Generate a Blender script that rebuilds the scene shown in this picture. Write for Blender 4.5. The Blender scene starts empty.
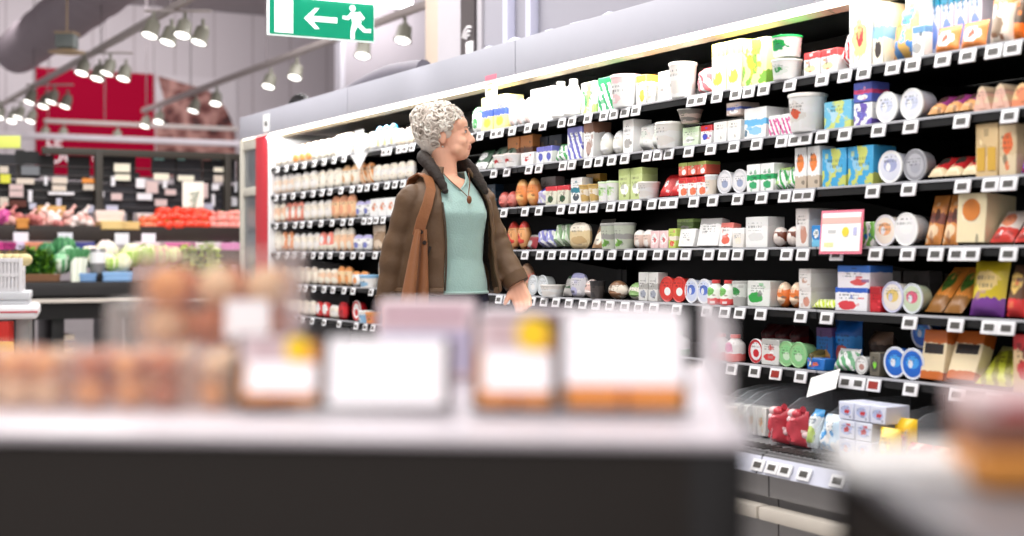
import bpy, bmesh, math, random
from mathutils import Vector, Matrix, Euler
R = random.Random(7)
PI = math.pi
COL = bpy.context.scene.collection
F = 1422.0            # focal length in pixels of a 50 mm lens on a 36 mm sensor, image 1024x536
CX, HY, CAMZ = 512.0, 257.0, 1.03
# ---------------------------------------------------------------- chiller frame: t runs along the shelves away from us, b into the shelves
P0 = Vector((1.385, 4.12, 0)); U = Vector((-.4724, .8814, 0)); B = Vector((.8814, .4724, 0))
RZ = math.atan2(-.8814, .4724)          # local x = -U, local y = B, front = -y
def CP(t, b, z): return P0 + U * t + B * b + Vector((0, 0, z))
def t_at(px, b=0.0):
    k = (px - CX) / F; q = P0 + B * b
    return (q.x - k * q.y) / (.4724 + .8814 * k)
def depth_at(px, b=0.0): return P0.y + B.y * b + .8814 * t_at(px, b)
def U3(px, py, Y): return Vector(((px - CX) / F * Y, Y, CAMZ + (HY - py) / F * Y))
def b_at(px, t):        # along a line parallel to the end wall
    k = (px - CX) / F; q = P0 + U * t
    return (k * q.y - q.x) / (.8814 - .4724 * k)
# ---------------------------------------------------------------- materials
MATS = {}
def lin(c):
    return tuple(((v / 12.92) if v <= .04045 else ((v + .055) / 1.055) ** 2.4) for v in (x / 255. for x in c[:3])) + (1,)
def nd(nt, kind, **kw):
    n = nt.nodes.new(kind)
    for k, v in kw.items():
        if k == 'inp':
            for i, x in v.items(): n.inputs[i].default_value = x
        else: setattr(n, k, v)
    return n
def mat(name, c, rough=.5, metal=0, emit=0, ec=None, var=.06, scale=12, bump=0, bscale=60, spec=.4, alpha=1, trans=0, sheen=0):
    if name in MATS: return MATS[name]
    m = bpy.data.materials.new(name); m.use_nodes = True; MATS[name] = m
    nt = m.node_tree; p = nt.nodes['Principled BSDF']
    col = lin(c)
    p.inputs['Roughness'].default_value = rough; p.inputs['Metallic'].default_value = metal
    p.inputs['Specular IOR Level'].default_value = spec
    tc = nd(nt, 'ShaderNodeTexCoord')
    if var > 0:
        no = nd(nt, 'ShaderNodeTexNoise', inp={'Scale': scale, 'Detail': 3})
        nt.links.new(tc.outputs['Object'], no.inputs['Vector'])
        mx = nd(nt, 'ShaderNodeMix', data_type='RGBA')
        mx.inputs['A'].default_value = tuple(v * (1 - var) for v in col[:3]) + (1,)
        mx.inputs['B'].default_value = tuple(min(1, v * (1 + var)) for v in col[:3]) + (1,)
        nt.links.new(no.outputs['Fac'], mx.inputs['Factor']); nt.links.new(mx.outputs['Result'], p.inputs['Base Color'])
    else: p.inputs['Base Color'].default_value = col
    if bump:
        nb = nd(nt, 'ShaderNodeTexNoise', inp={'Scale': bscale, 'Detail': 4})
        nt.links.new(tc.outputs['Object'], nb.inputs['Vector'])
        bp = nd(nt, 'ShaderNodeBump', inp={'Strength': bump, 'Distance': .01})
        nt.links.new(nb.outputs['Fac'], bp.inputs['Height']); nt.links.new(bp.outputs['Normal'], p.inputs['Normal'])
    if emit:
        p.inputs['Emission Color'].default_value = lin(ec or c); p.inputs['Emission Strength'].default_value = emit
    if sheen: p.inputs['Sheen Weight'].default_value = sheen
    p.inputs['Alpha'].default_value = alpha; p.inputs['Transmission Weight'].default_value = trans
    return m
def clear(name, c=(235, 240, 245), a=.25, rough=.12):
    """thin clear plastic sheet: mostly see-through with a glossy, slightly milky surface"""
    if name in MATS: return MATS[name]
    m = bpy.data.materials.new(name); m.use_nodes = True; MATS[name] = m
    nt = m.node_tree; p = nt.nodes['Principled BSDF']; out = nt.nodes['Material Output']
    p.inputs['Base Color'].default_value = lin(c); p.inputs['Roughness'].default_value = rough
    tr = nd(nt, 'ShaderNodeBsdfTransparent'); mx = nd(nt, 'ShaderNodeMixShader')
    lw = nd(nt, 'ShaderNodeLayerWeight', inp={'Blend': .35})
    ma = nd(nt, 'ShaderNodeMath', operation='MULTIPLY_ADD', inp={1: .5, 2: a}); ma.use_clamp = True
    nt.links.new(lw.outputs['Facing'], ma.inputs[0]); nt.links.new(ma.outputs[0], mx.inputs[0])
    nt.links.new(tr.outputs[0], mx.inputs[1]); nt.links.new(p.outputs[0], mx.inputs[2]); nt.links.new(mx.outputs[0], out.inputs[0])
    return m
ART_N = 0
def art(c0, c1=None, c2=None, style='band', rough=.35, text=True, seed=None):
    """printed packaging: base, bands, picture blobs and rows of small print, laid out in the pack's own coordinates"""
    global ART_N
    key = ('art', tuple(c0), tuple(c1 or ()), tuple(c2 or ()), style, text)
    if key in MATS: return MATS[key]
    ART_N += 1; rr = random.Random(ART_N * 31 + 5)
    m = bpy.data.materials.new('pack_print'); m.use_nodes = True; MATS[key] = m
    nt = m.node_tree; p = nt.nodes['Principled BSDF']; p.inputs['Roughness'].default_value = rough; L = nt.links.new
    c1 = c1 or tuple(int(v * .8) for v in c0); c2 = c2 or c1
    tc = nd(nt, 'ShaderNodeTexCoord'); sp = nd(nt, 'ShaderNodeSeparateXYZ'); L(tc.outputs['Generated'], sp.inputs[0])
    def mth(op, a, b=None, c=None):
        n = nd(nt, 'ShaderNodeMath', operation=op)
        for i, v in enumerate((a, b, c)):
            if v is None: continue
            if isinstance(v, (int, float)): n.inputs[i].default_value = v
            else: L(v, n.inputs[i])
        return n.outputs[0]
    X0, Z0 = sp.outputs['X'], sp.outputs['Z']
    dn = nd(nt, 'ShaderNodeTexNoise', inp={'Scale': 4.5 + rr.random() * 3, 'Detail': 3}); L(tc.outputs['Generated'], dn.inputs['Vector'])
    ds = nd(nt, 'ShaderNodeSeparateColor'); L(dn.outputs['Color'], ds.inputs[0]); amp = .34 if style in ('patch', 'blob') else .16
    X = mth('ADD', X0, mth('MULTIPLY', mth('SUBTRACT', ds.outputs[0], .5), amp)); Z = mth('ADD', Z0, mth('MULTIPLY', mth('SUBTRACT', ds.outputs[1], .5), amp))
    if style in ('ring', 'lid'): X, Z = X0, Z0
    def mix(fac, a, b):
        n = nd(nt, 'ShaderNodeMix', data_type='RGBA'); L(fac, n.inputs['Factor'])
        for s, v in (('A', a), ('B', b)):
            if isinstance(v, tuple): n.inputs[s].default_value = v
            else: L(v, n.inputs[s])
        return n.outputs['Result']
    def rng(s, a, b): return mth('MULTIPLY', mth('GREATER_THAN', s, a), mth('LESS_THAN', s, b))
    def ell(cx, cz, rx, rz):
        dx = mth('MULTIPLY', mth('SUBTRACT', X, cx), 1 / rx); dz = mth('MULTIPLY', mth('SUBTRACT', Z, cz), 1 / rz)
        return mth('LESS_THAN', mth('ADD', mth('MULTIPLY', dx, dx), mth('MULTIPLY', dz, dz)), 1.0)
    a, b_, c_ = lin(c0), lin(c1), lin(c2)
    if style == 'band':
        zb = rr.uniform(.68, .8); col = mix(rng(Z, zb, 1.1), a, b_)
        col = mix(ell(rr.uniform(.35, .65), rr.uniform(.25, .4), rr.uniform(.22, .36), rr.uniform(.14, .24)), col, c_)
    elif style == 'base':
        col = mix(rng(Z, -.1, rr.uniform(.28, .4)), a, b_); col = mix(ell(.5, .62, .3, .2), col, c_)
    elif style == 'blob':
        col = mix(ell(.5, rr.uniform(.42, .58), .34, .3), a, b_); col = mix(ell(rr.uniform(.4, .6), .5, .17, .15), col, c_)
    elif style == 'ring':
        col = mix(ell(.5, .5, .47, .47), a, b_); col = mix(ell(.5, .5, .36, .36), col, a); col = mix(ell(.52, .42, .2, .16), col, c_)
    elif style == 'lid':
        col = mix(ell(.5, .5, .41, .41), a, b_); col = mix(ell(.5, .55, .27, .2), col, c_); col = mix(ell(.42, .5, .1, .13), col, a)
    elif style == 'cheese':
        col = mix(rng(Z, .74, 1.2), a, b_); col = mix(rng(Z, -.2, .17), col, b_); col = mix(mth('MULTIPLY', rng(Z0, .52, .72), rng(X0, .1, .9)), col, c_)
    elif style == 'mid':
        col = mix(rng(Z, .42, .62), a, b_); col = mix(ell(.5, .25, .3, .14), col, c_)
    elif style == 'stripe':
        w = mth('FRACT', mth('MULTIPLY', mth('ADD', X, mth('MULTIPLY', Z, .6)), 3.0)); col = mix(mth('GREATER_THAN', w, .55), a, b_)
        col = mix(rng(Z, .82, 1.1), col, c_)
    elif style == 'patch':
        vo = nd(nt, 'ShaderNodeTexVoronoi', inp={'Scale': 4.2, 'Randomness': 1.0}); cv_ = nd(nt, 'ShaderNodeCombineXYZ'); L(X, cv_.inputs[0]); L(Z, cv_.inputs[2]); L(cv_.outputs[0], vo.inputs['Vector'])
        s2 = nd(nt, 'ShaderNodeSeparateColor'); L(vo.outputs['Color'], s2.inputs[0])
        col = mix(mth('GREATER_THAN', s2.outputs[0], .68), a, b_); col = mix(mth('GREATER_THAN', s2.outputs[1], .74), col, c_)
    elif style == 'duo':
        col = mix(rng(X, .5, 1.1), a, b_); col = mix(rng(Z, .3, .5), col, c_)
    else:
        col = mix(ell(.5, .5, .3, .1), a, b_)
    pal = [lin(c1), lin(c2), lin(tuple(int(v * .55) for v in c1)), lin(tuple(min(255, v + 40) for v in c0)), lin(tuple(int(.5 * (p + q)) for p, q in zip(c1, c2)))]
    for _ in range(4 if style not in ('ring', 'lid', 'cheese') else 0):
        cx, cz = rr.uniform(.08, .8), rr.uniform(.05, .85); ww, hh = rr.uniform(.08, .3), rr.uniform(.04, .16)
        if rr.random() < .55: k = mth('MULTIPLY', rng(X0, cx, cx + ww), rng(Z0, cz, cz + hh))
        else: k = ell(cx, cz, ww * .5, hh * .8)
        col = mix(mth('MULTIPLY', k, rr.uniform(.45, .95)), col, rr.choice(pal))
    Z, X = Z0, X0
    no = nd(nt, 'ShaderNodeTexNoise', inp={'Scale': 7.0 + rr.random() * 4, 'Detail': 4}); L(tc.outputs['Generated'], no.inputs['Vector'])
    dk = nd(nt, 'ShaderNodeMix', data_type='RGBA', blend_type='MULTIPLY'); dk.inputs['Factor'].default_value = .28
    L(col, dk.inputs['A']); L(no.outputs['Color'], dk.inputs['B']); 
    br = nd(nt, 'ShaderNodeMix', data_type='RGBA'); br.inputs['Factor'].default_value = .75; L(dk.outputs['Result'], br.inputs['A']); L(col, br.inputs['B']); col = br.outputs['Result']
    if text:
        n_ = rr.choice((7, 9, 11)); zz = mth('MULTIPLY', Z, n_)
        cb = nd(nt, 'ShaderNodeCombineXYZ'); L(mth('MULTIPLY', X, 16), cb.inputs[0]); L(mth('MULTIPLY', mth('FLOOR', zz), 3.71), cb.inputs[1])
        n2 = nd(nt, 'ShaderNodeTexNoise', inp={'Scale': 1.0, 'Detail': 1}); L(cb.outputs[0], n2.inputs['Vector'])
        z0 = rr.uniform(.45, .6); x0 = rr.uniform(.12, .25)
        k = mth('MULTIPLY', mth('MULTIPLY', mth('GREATER_THAN', mth('FRACT', zz), .5), mth('GREATER_THAN', n2.outputs['Fac'], .5)),
                mth('MULTIPLY', rng(Z, z0, z0 + .26), rng(X, x0, x0 + .6)))
        col = mix(mth('MULTIPLY', k, .6), col, lin(tuple(int(v * .35) for v in c1)))
    L(col, p.inputs['Base Color'])
    return m
# ---------------------------------------------------------------- mesh builder
class MB:
    def __init__(s): s.v = []; s.f = []; s.m = []
    def add(s, vs, fs, m=0, M=None):
        o = len(s.v)
        s.v += [tuple(M @ Vector(p)) if M is not None else tuple(p) for p in vs]
        for f in fs: s.f.append(tuple(i + o for i in f)); s.m.append(m)
        return s
    def box(s, x0, x1, y0, y1, z0, z1, m=0, bev=0, seg=2, M=None):
        if bev <= 0:
            vs = [(x, y, z) for x in (x0, x1) for y in (y0, y1) for z in (z0, z1)]
            return s.add(vs, [(0, 1, 3, 2), (4, 6, 7, 5), (0, 4, 5, 1), (2, 3, 7, 6), (0, 2, 6, 4), (1, 5, 7, 3)], m, M)
        bm = bmesh.new(); bmesh.ops.create_cube(bm, size=1)
        for v in bm.verts: v.co = Vector(((x0 + x1) / 2 + v.co.x * (x1 - x0), (y0 + y1) / 2 + v.co.y * (y1 - y0), (z0 + z1) / 2 + v.co.z * (z1 - z0)))
        bmesh.ops.bevel(bm, geom=bm.edges[:], offset=min(bev, .45 * min(x1 - x0, y1 - y0, z1 - z0)), segments=seg, affect='EDGES', profile=.6)
        bm.verts.index_update(); s.add([v.co[:] for v in bm.verts], [tuple(v.index for v in f.verts) for f in bm.faces], m, M); bm.free(); return s
    def lathe(s, prof, n=20, m=0, M=None, cap=True):
        vs = []; fs = []
        for (r, z) in prof:
            for i in range(n): a = 2 * PI * i / n; vs.append((r * math.cos(a), r * math.sin(a), z))
        k = len(prof)
        for j in range(k - 1):
            for i in range(n): fs.append((j * n + i, j * n + (i + 1) % n, (j + 1) * n + (i + 1) % n, (j + 1) * n + i))
        if cap:
            fs.append(tuple(range(n - 1, -1, -1))); fs.append(tuple((k - 1) * n + i for i in range(n)))
        return s.add(vs, fs, m, M)
    def tube(s, pts, r, n=8, m=0, M=None, flat=None):
        pts = [Vector(p) for p in pts]; rs = r if isinstance(r, (list, tuple)) else [r] * len(pts)
        vs = []; fs = []; prev = None
        for i, p in enumerate(pts):
            d = (pts[min(i + 1, len(pts) - 1)] - pts[max(i - 1, 0)]).normalized()
            if prev is None:
                up = Vector((0, 0, 1)) if abs(d.z) < .9 else Vector((0, 1, 0)); a = d.cross(up).normalized()
            else: a = (prev - d * prev.dot(d)).normalized()
            prev = a; b = d.cross(a)
            for k in range(n):
                an = 2 * PI * k / n; vs.append(p + a * (math.cos(an) * rs[i]) + b * (math.sin(an) * rs[i] * (flat or 1)))
        for j in range(len(pts) - 1):
            for k in range(n): fs.append((j * n + k, j * n + (k + 1) % n, (j + 1) * n + (k + 1) % n, (j + 1) * n + k))
        fs.append(tuple(range(n - 1, -1, -1))); fs.append(tuple((len(pts) - 1) * n + k for k in range(n)))
        return s.add(vs, fs, m, M)
    def ball(s, c, r, nu=14, nv=9, m=0, M=None, fn=None):
        r = (r, r, r) if isinstance(r, (int, float)) else r
        vs = [(0, 0, -1)]; fs = []
        for j in range(1, nv):
            a = -PI / 2 + PI * j / nv
            for i in range(nu): t = 2 * PI * i / nu; vs.append((math.cos(a) * math.cos(t), math.cos(a) * math.sin(t), math.sin(a)))
        vs.append((0, 0, 1)); e = len(vs) - 1
        for i in range(nu):
            fs.append((0, 1 + (i + 1) % nu, 1 + i)); fs.append((e, e - nu + i, e - nu + (i + 1) % nu))
        for j in range(nv - 2):
            for i in range(nu): o = 1 + j * nu; fs.append((o + i, o + (i + 1) % nu, o + nu + (i + 1) % nu, o + nu + i))
        if fn: vs = [fn(Vector(p)) for p in vs]
        vs = [(c[0] + p[0] * r[0], c[1] + p[1] * r[1], c[2] + p[2] * r[2]) for p in vs]
        return s.add(vs, fs, m, M)
    def limb(s, pts, rs, n=14):
        for i in range(len(pts)): s.ball(pts[i], rs[i], n, 9)
        for i in range(len(pts) - 1): s.tube([pts[i], pts[i + 1]], [rs[i], rs[i + 1]], n)
        return s
    def grid(s, fn, nu, nv, m=0, M=None, closed=False):
        vs = [fn(i / (nu if closed else nu - 1.), j / (nv - 1.)) for j in range(nv) for i in range(nu)]; fs = []
        for j in range(nv - 1):
            for i in range(nu if closed else nu - 1): fs.append((j * nu + i, j * nu + (i + 1) % nu, (j + 1) * nu + (i + 1) % nu, (j + 1) * nu + i))
        return s.add(vs, fs, m, M)
    def poly(s, pts, y0, y1, m=0, M=None):
        """flat outline in x,z extruded from y0 to y1"""
        n = len(pts); vs = [(p[0], y0, p[1]) for p in pts] + [(p[0], y1, p[1]) for p in pts]
        fs = [tuple(range(n)), tuple(range(2 * n - 1, n - 1, -1))] + [(i, n + i, n + (i + 1) % n, (i + 1) % n) for i in range(n)]
        return s.add(vs, fs, m, M)
    def mesh(s, name, mats, smooth=38):
        me = bpy.data.meshes.new(name); me.from_pydata(s.v, [], s.f)
        for m_ in (mats if isinstance(mats, (list, tuple)) else [mats]): me.materials.append(m_)
        me.polygons.foreach_set('material_index', s.m); me.validate()
        bm = bmesh.new(); bm.from_mesh(me); bmesh.ops.recalc_face_normals(bm, faces=bm.faces[:]); bm.to_mesh(me); bm.free()
        if smooth:
            me.polygons.foreach_set('use_smooth', [True] * len(me.polygons)); me.set_sharp_from_angle(angle=math.radians(smooth))
        me.update(); return me
    def obj(s, name, mats, parent=None, loc=(0, 0, 0), rz=0, rx=0, smooth=38): return link(name, s.mesh(name, mats, smooth), parent, loc, rz, rx)
def link(name, data, parent=None, loc=(0, 0, 0), rz=0, rx=0):
    o = bpy.data.objects.new(name, data); COL.objects.link(o); o.parent = parent; o.location = loc; o.rotation_euler = (rx, 0, rz); return o
def tag(o, label, cat, group=None):
    o['label'] = label; o['category'] = cat
    if group: o['group'] = group
    return o
def thing(name, label, cat, loc=(0, 0, 0), rz=0, group=None): return tag(link(name, None, None, loc, rz), label, cat, group)
def struct(o): o['kind'] = 'structure'; return o
def dup(o, parent=None):
    c = o.copy(); COL.objects.link(c); c.parent = parent
    for ch in list(o.children): dup(ch, c)
    return c
def voxel(mb, name, vox, smooth=4, mats=None, disp=None):
    me = bpy.data.meshes.new('tmp'); me.from_pydata(mb.v, [], mb.f)
    bm = bmesh.new(); bm.from_mesh(me); bmesh.ops.recalc_face_normals(bm, faces=bm.faces[:]); bm.to_mesh(me); bm.free()
    o = bpy.data.objects.new('tmp', me); COL.objects.link(o)
    r = o.modifiers.new('r', 'REMESH'); r.mode = 'VOXEL'; r.voxel_size = vox
    sm = o.modifiers.new('s', 'SMOOTH'); sm.factor = .5; sm.iterations = smooth
    dg = bpy.context.evaluated_depsgraph_get(); dg.update()
    out = bpy.data.meshes.new_from_object(o.evaluated_get(dg)); out.name = name
    bpy.data.objects.remove(o); out.materials.clear()
    for m_ in mats or []: out.materials.append(m_)
    out.polygons.foreach_set('use_smooth', [True] * len(out.polygons)); return out
def text_mesh(txt, size, mats, depth=.002):
    cu = bpy.data.curves.new('lettering', 'FONT'); cu.body = txt; cu.size = size; cu.extrude = depth; cu.align_x = 'CENTER'
    o = bpy.data.objects.new('tmp', cu); COL.objects.link(o)
    dg = bpy.context.evaluated_depsgraph_get(); dg.update()
    me = bpy.data.meshes.new_from_object(o.evaluated_get(dg)); bpy.data.objects.remove(o)
    me.materials.clear(); me.materials.append(mats); me.transform(Matrix.Rotation(PI / 2, 4, 'X')); return me
def RX(a): return Matrix.Rotation(a, 4, 'X')
def TR(x, y, z): return Matrix.Translation((x, y, z))
ORD = 'first second third fourth fifth sixth seventh eighth ninth tenth eleventh twelfth thirteenth fourteenth fifteenth sixteenth seventeenth eighteenth nineteenth twentieth'.split()
NUM = 'zero one two three four five six seven eight nine ten eleven twelve thirteen fourteen fifteen sixteen seventeen eighteen nineteen twenty'.split()
# ================================================================ materials in common
black = mat('black_enamel', (14, 14, 15), .45, var=.1)
blackin = mat('black_interior', (9, 9, 10), .5, var=.1)
canopy_m = mat('pale_grey_enamel', (176, 176, 186), .5, var=.02)
led_m = mat('lit_diffuser', (255, 250, 240), .5, emit=3.4, ec=(255, 247, 232), var=0)
cream_m = mat('cream_reflector', (150, 138, 118), .7, var=.03, emit=.04, ec=(255, 240, 214))  # slight emission on the reflector stands in for light bounced from the strip
steel = mat('brushed_grey_metal', (150, 150, 152), .35, metal=.6, var=.08, scale=40)
white_p = mat('white_plastic', (238, 238, 240), .35, var=.02)
rail_m = mat('pale_grey_rail', (178, 179, 184), .35, var=.03)
screen_m = mat('grey_tag_screen', (88, 86, 83), .3, var=.25, scale=120)
red_scr = mat('red_tag_screen', (150, 52, 44), .3, var=.25, scale=120)
paper = mat('white_paper', (246, 246, 244), .7, var=.02)
dgrey = mat('dark_grey_panel', (58, 56, 55), .5, var=.1)
olive = mat('olive_grey_post', (62, 58, 52), .5, var=.08)
# ================================================================ room
fl = MB(); fl.box(-14, 9, -4, 36, -.05, 0)
def floor_mat():
    m = mat('pale_floor_tiles', (176, 172, 170), .22, var=.05, scale=2); nt = m.node_tree; p = nt.nodes['Principled BSDF']
    tc = nd(nt, 'ShaderNodeTexCoord'); br = nd(nt, 'ShaderNodeTexBrick', offset=0, inp={'Scale': 1.0, 'Mortar Size': .004, 'Brick Width': .6, 'Row Height': .6})
    br.inputs['Color1'].default_value = lin((178, 174, 172)); br.inputs['Color2'].default_value = lin((168, 165, 163)); br.inputs['Mortar'].default_value = lin((120, 117, 115))
    nt.links.new(tc.outputs['Object'], br.inputs['Vector']); nt.links.new(br.outputs['Color'], p.inputs['Base Color']); return m
struct(fl.obj('floor', floor_mat(), smooth=0))
ce = MB(); ce.box(-14, 9, -4, 36, 5.6, 5.7); struct(ce.obj('ceiling', mat('grey_ceiling', (170, 164, 168), .8, var=.03), smooth=0))
def clad_mat():
    m = mat('lilac_white_cladding', (206, 197, 203), .5, var=0); nt = m.node_tree; p = nt.nodes['Principled BSDF']
    tc = nd(nt, 'ShaderNodeTexCoord'); sp = nd(nt, 'ShaderNodeSeparateXYZ'); nt.links.new(tc.outputs['Object'], sp.inputs[0])
    fr = nd(nt, 'ShaderNodeMath', operation='FRACT'); mu = nd(nt, 'ShaderNodeMath', operation='MULTIPLY', inp={1: 1.35}); nt.links.new(sp.outputs['X'], mu.inputs[0]); nt.links.new(mu.outputs[0], fr.inputs[0])
    gt = nd(nt, 'ShaderNodeMath', operation='LESS_THAN', inp={1: .05}); nt.links.new(fr.outputs[0], gt.inputs[0])
    mx = nd(nt, 'ShaderNodeMix', data_type='RGBA'); mx.inputs['A'].default_value = lin((206, 197, 203)); mx.inputs['B'].default_value = lin((182, 171, 177))
    nt.links.new(gt.outputs[0], mx.inputs['Factor']); nt.links.new(mx.outputs['Result'], p.inputs['Base Color']); return m
TW = 23.0
RW = math.atan2(B.y, B.x)       # local x = B along the end wall, front -y faces us
w = MB(); w.box(-6, 14, 0, .2, 0, 5.6); struct(w.obj('wall_back', clad_mat(), loc=P0 + U * TW, rz=RW, smooth=0))
# nearer return of the end wall right of the white corner strip
b0 = b_at(342, 19.0)
w = MB(); w.box(b0, 9, 0, .2, 0, 5.6); struct(w.obj('wall_far', mat('grey_lilac_panel', (172, 165, 173), .6, var=.02), loc=P0 + U * 19.0, rz=RW, smooth=0))
w = MB(); w.box(b0 - .035, b0 + .035, -.03, .24, 0, 5.6); struct(w.obj('trim_1', mat('white_trim', (206, 204, 214), .4, var=.02), loc=P0 + U * 19.0, rz=RW, smooth=0))
# wall behind the chiller: starts at the pillar and runs past us
def T2(px, b=1.06): return t_at(px, b)
w = MB(); tm = T2(484); w.box(-tm, 4, 0, .15, 0, 5.6)
struct(w.obj('wall_right', mat('grey_right_wall', (150, 148, 156), .6, var=.02), loc=CP(0, 1.06, 0), rz=RZ, smooth=0))
w = MB(); w.box(-T2(440), -tm, -.02, .5, 0, 5.6, bev=.01); struct(w.obj('trim_2', mat('white_pillar', (176, 172, 176), .6, var=.02), loc=CP(0, 1.06, 0), rz=RZ))
w = MB(); t3 = t_at(425, 1.5); t4 = t_at(446, 1.5); w.box(-t3, -t4, 0, .4, 0, 5.6, bev=.01); struct(w.obj('trim_3', mat('beige_pillar', (196, 180, 164), .6, var=.03), loc=CP(0, 1.5, 0), rz=RZ))
for i, px in enumerate((509, 532)):
    w = MB(); t = T2(px, 1.03); w.box(-t - .03, -t + .03, -.03, .03, 1.9, 5.6, bev=.006)
    struct(w.obj('trim_%d' % (4 + i), mat('lilac_white_batten', (214, 214, 232), .4, var=.02), loc=CP(0, 1.03, 0), rz=RZ))
# dark hanging panel with a contactless symbol on the pillar
ta, tb = t_at(460.5, 1.02), t_at(474, 1.02); tc_ = (ta + tb) / 2; wd = ta - tb
sg = thing('wall_sign', 'tall dark grey sign with white wave symbol on the white pillar', 'sign', CP(tc_, 1.02, 0), RZ)
s = MB(); s.box(-wd / 2, wd / 2, 0, .02, 2.0, 3.4); s.obj('sign_panel', mat('anthracite_panel', (74, 68, 68), .5), sg)
s = MB(); wl = mat('white_print', (236, 232, 232), .6, var=.02)
for r in (.035, .062, .09):
    n = 9; pts = [(.03 + r * math.cos(a), -.006, 2.46 + r * math.sin(a)) for a in [PI * .35 + PI * .55 * k / n for k in range(n + 1)]]
    s.tube(pts, .007, 6)
s.obj('wave_symbol', wl, sg); s = MB(); s.box(.0, .10, -.012, -.001, 2.33, 2.45, 0, .004)
s.obj('square_symbol', wl, sg)
s = MB(); s.poly([(-.1, 2.19), (.06, 2.19), (.06, 2.2), (-.02, 2.235), (-.1, 2.225)], -.006, -.001); s.obj('caption', wl, sg)
pass
# ---------------------------------------------------------------- red banner with the close-up picture on the end wall
def bw(px, t=TW - .05): return b_at(px, t)
def zw(px, py, t=TW - .05):
    b = bw(px, t); Y = (P0 + U * t + B * b).y; return CAMZ + (HY - py) / F * Y
x0, x1, x2 = bw(36), bw(155), bw(237)
ztop, zbot = zw(100, 71), zw(100, 176)
bn = thing('wall_banner', 'long crimson banner with meat picture high on the end wall', 'banner', P0 + U * (TW - .05), RW)
s = MB(); s.box(x0, x1, 0, .03, zbot, ztop); s.obj('red_panel', mat('crimson_print', (166, 10, 50), .9, spec=.08, var=.06, scale=.7), bn, smooth=0)
def meat_mat():
    m = mat('meat_print', (120, 60, 50), .5, var=0); nt = m.node_tree; p = nt.nodes['Principled BSDF']
    tc = nd(nt, 'ShaderNodeTexCoord'); n1 = nd(nt, 'ShaderNodeTexVoronoi', inp={'Scale': 4.2}); n2 = nd(nt, 'ShaderNodeTexNoise', inp={'Scale': 6.0, 'Detail': 6})
    nt.links.new(tc.outputs['Object'], n1.inputs['Vector']); nt.links.new(tc.outputs['Object'], n2.inputs['Vector'])
    ad = nd(nt, 'ShaderNodeMath', operation='ADD'); mu = nd(nt, 'ShaderNodeMath', operation='MULTIPLY', inp={1: .5}); nt.links.new(n1.outputs['Distance'], ad.inputs[0]); nt.links.new(n2.outputs['Fac'], ad.inputs[1]); nt.links.new(ad.outputs[0], mu.inputs[0])
    cr = nd(nt, 'ShaderNodeValToRGB'); e = cr.color_ramp.elements; e[0].position = .28; e[0].color = lin((50, 20, 22)); e[1].position = .66; e[1].color = lin((190, 140, 132))
    k = e.new(.44); k.color = lin((112, 54, 50)); nt.links.new(mu.outputs[0], cr.inputs[0]); nt.links.new(cr.outputs[0], p.inputs['Base Color']); return m
s = MB(); s.box(x1, x2, .005, .03, zbot, ztop); s.obj('white_panel', mat('white_banner', (214, 206, 212), .5, var=.02), bn, smooth=0)
W = x2 - x1; H = ztop - zbot
pts = [(x1 + .03 * W, ztop - .02)] + [(x1 + W * .98 * math.sin(a) ** .8 if a > 0 else x1, ztop - .02 - H * .62 * (1 - math.cos(a))) for a in [.62 + (PI / 2 - .62) * k / 10 for k in range(11)]] + [(x2 - .02 * W, zbot + .02), (x1 + .02, zbot + .02), (x1 + .02, ztop - .9), (x1 + .12 * W, ztop - .5)]
s = MB(); s.poly(pts, -.006, .004); s.obj('meat_picture', meat_mat(), bn, smooth=0)
me = text_mesh('LE', .29, mat('white_letters', (250, 244, 246), .5, var=0, emit=.25), .008)  # letters given a glow of their own to look brightly lit
link('lettering', me, bn, (bw(54), -.02, zw(54, 146.6)))
me = text_mesh('OC', .36, MATS['white_letters'], .006); link('lettering', me, bn, (bw(62), -.02, zw(62, 163)))
me = text_mesh('U', .36, MATS['white_letters'], .006); link('lettering', me, bn, (bw(99), -.02, zw(99, 164)))
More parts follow.
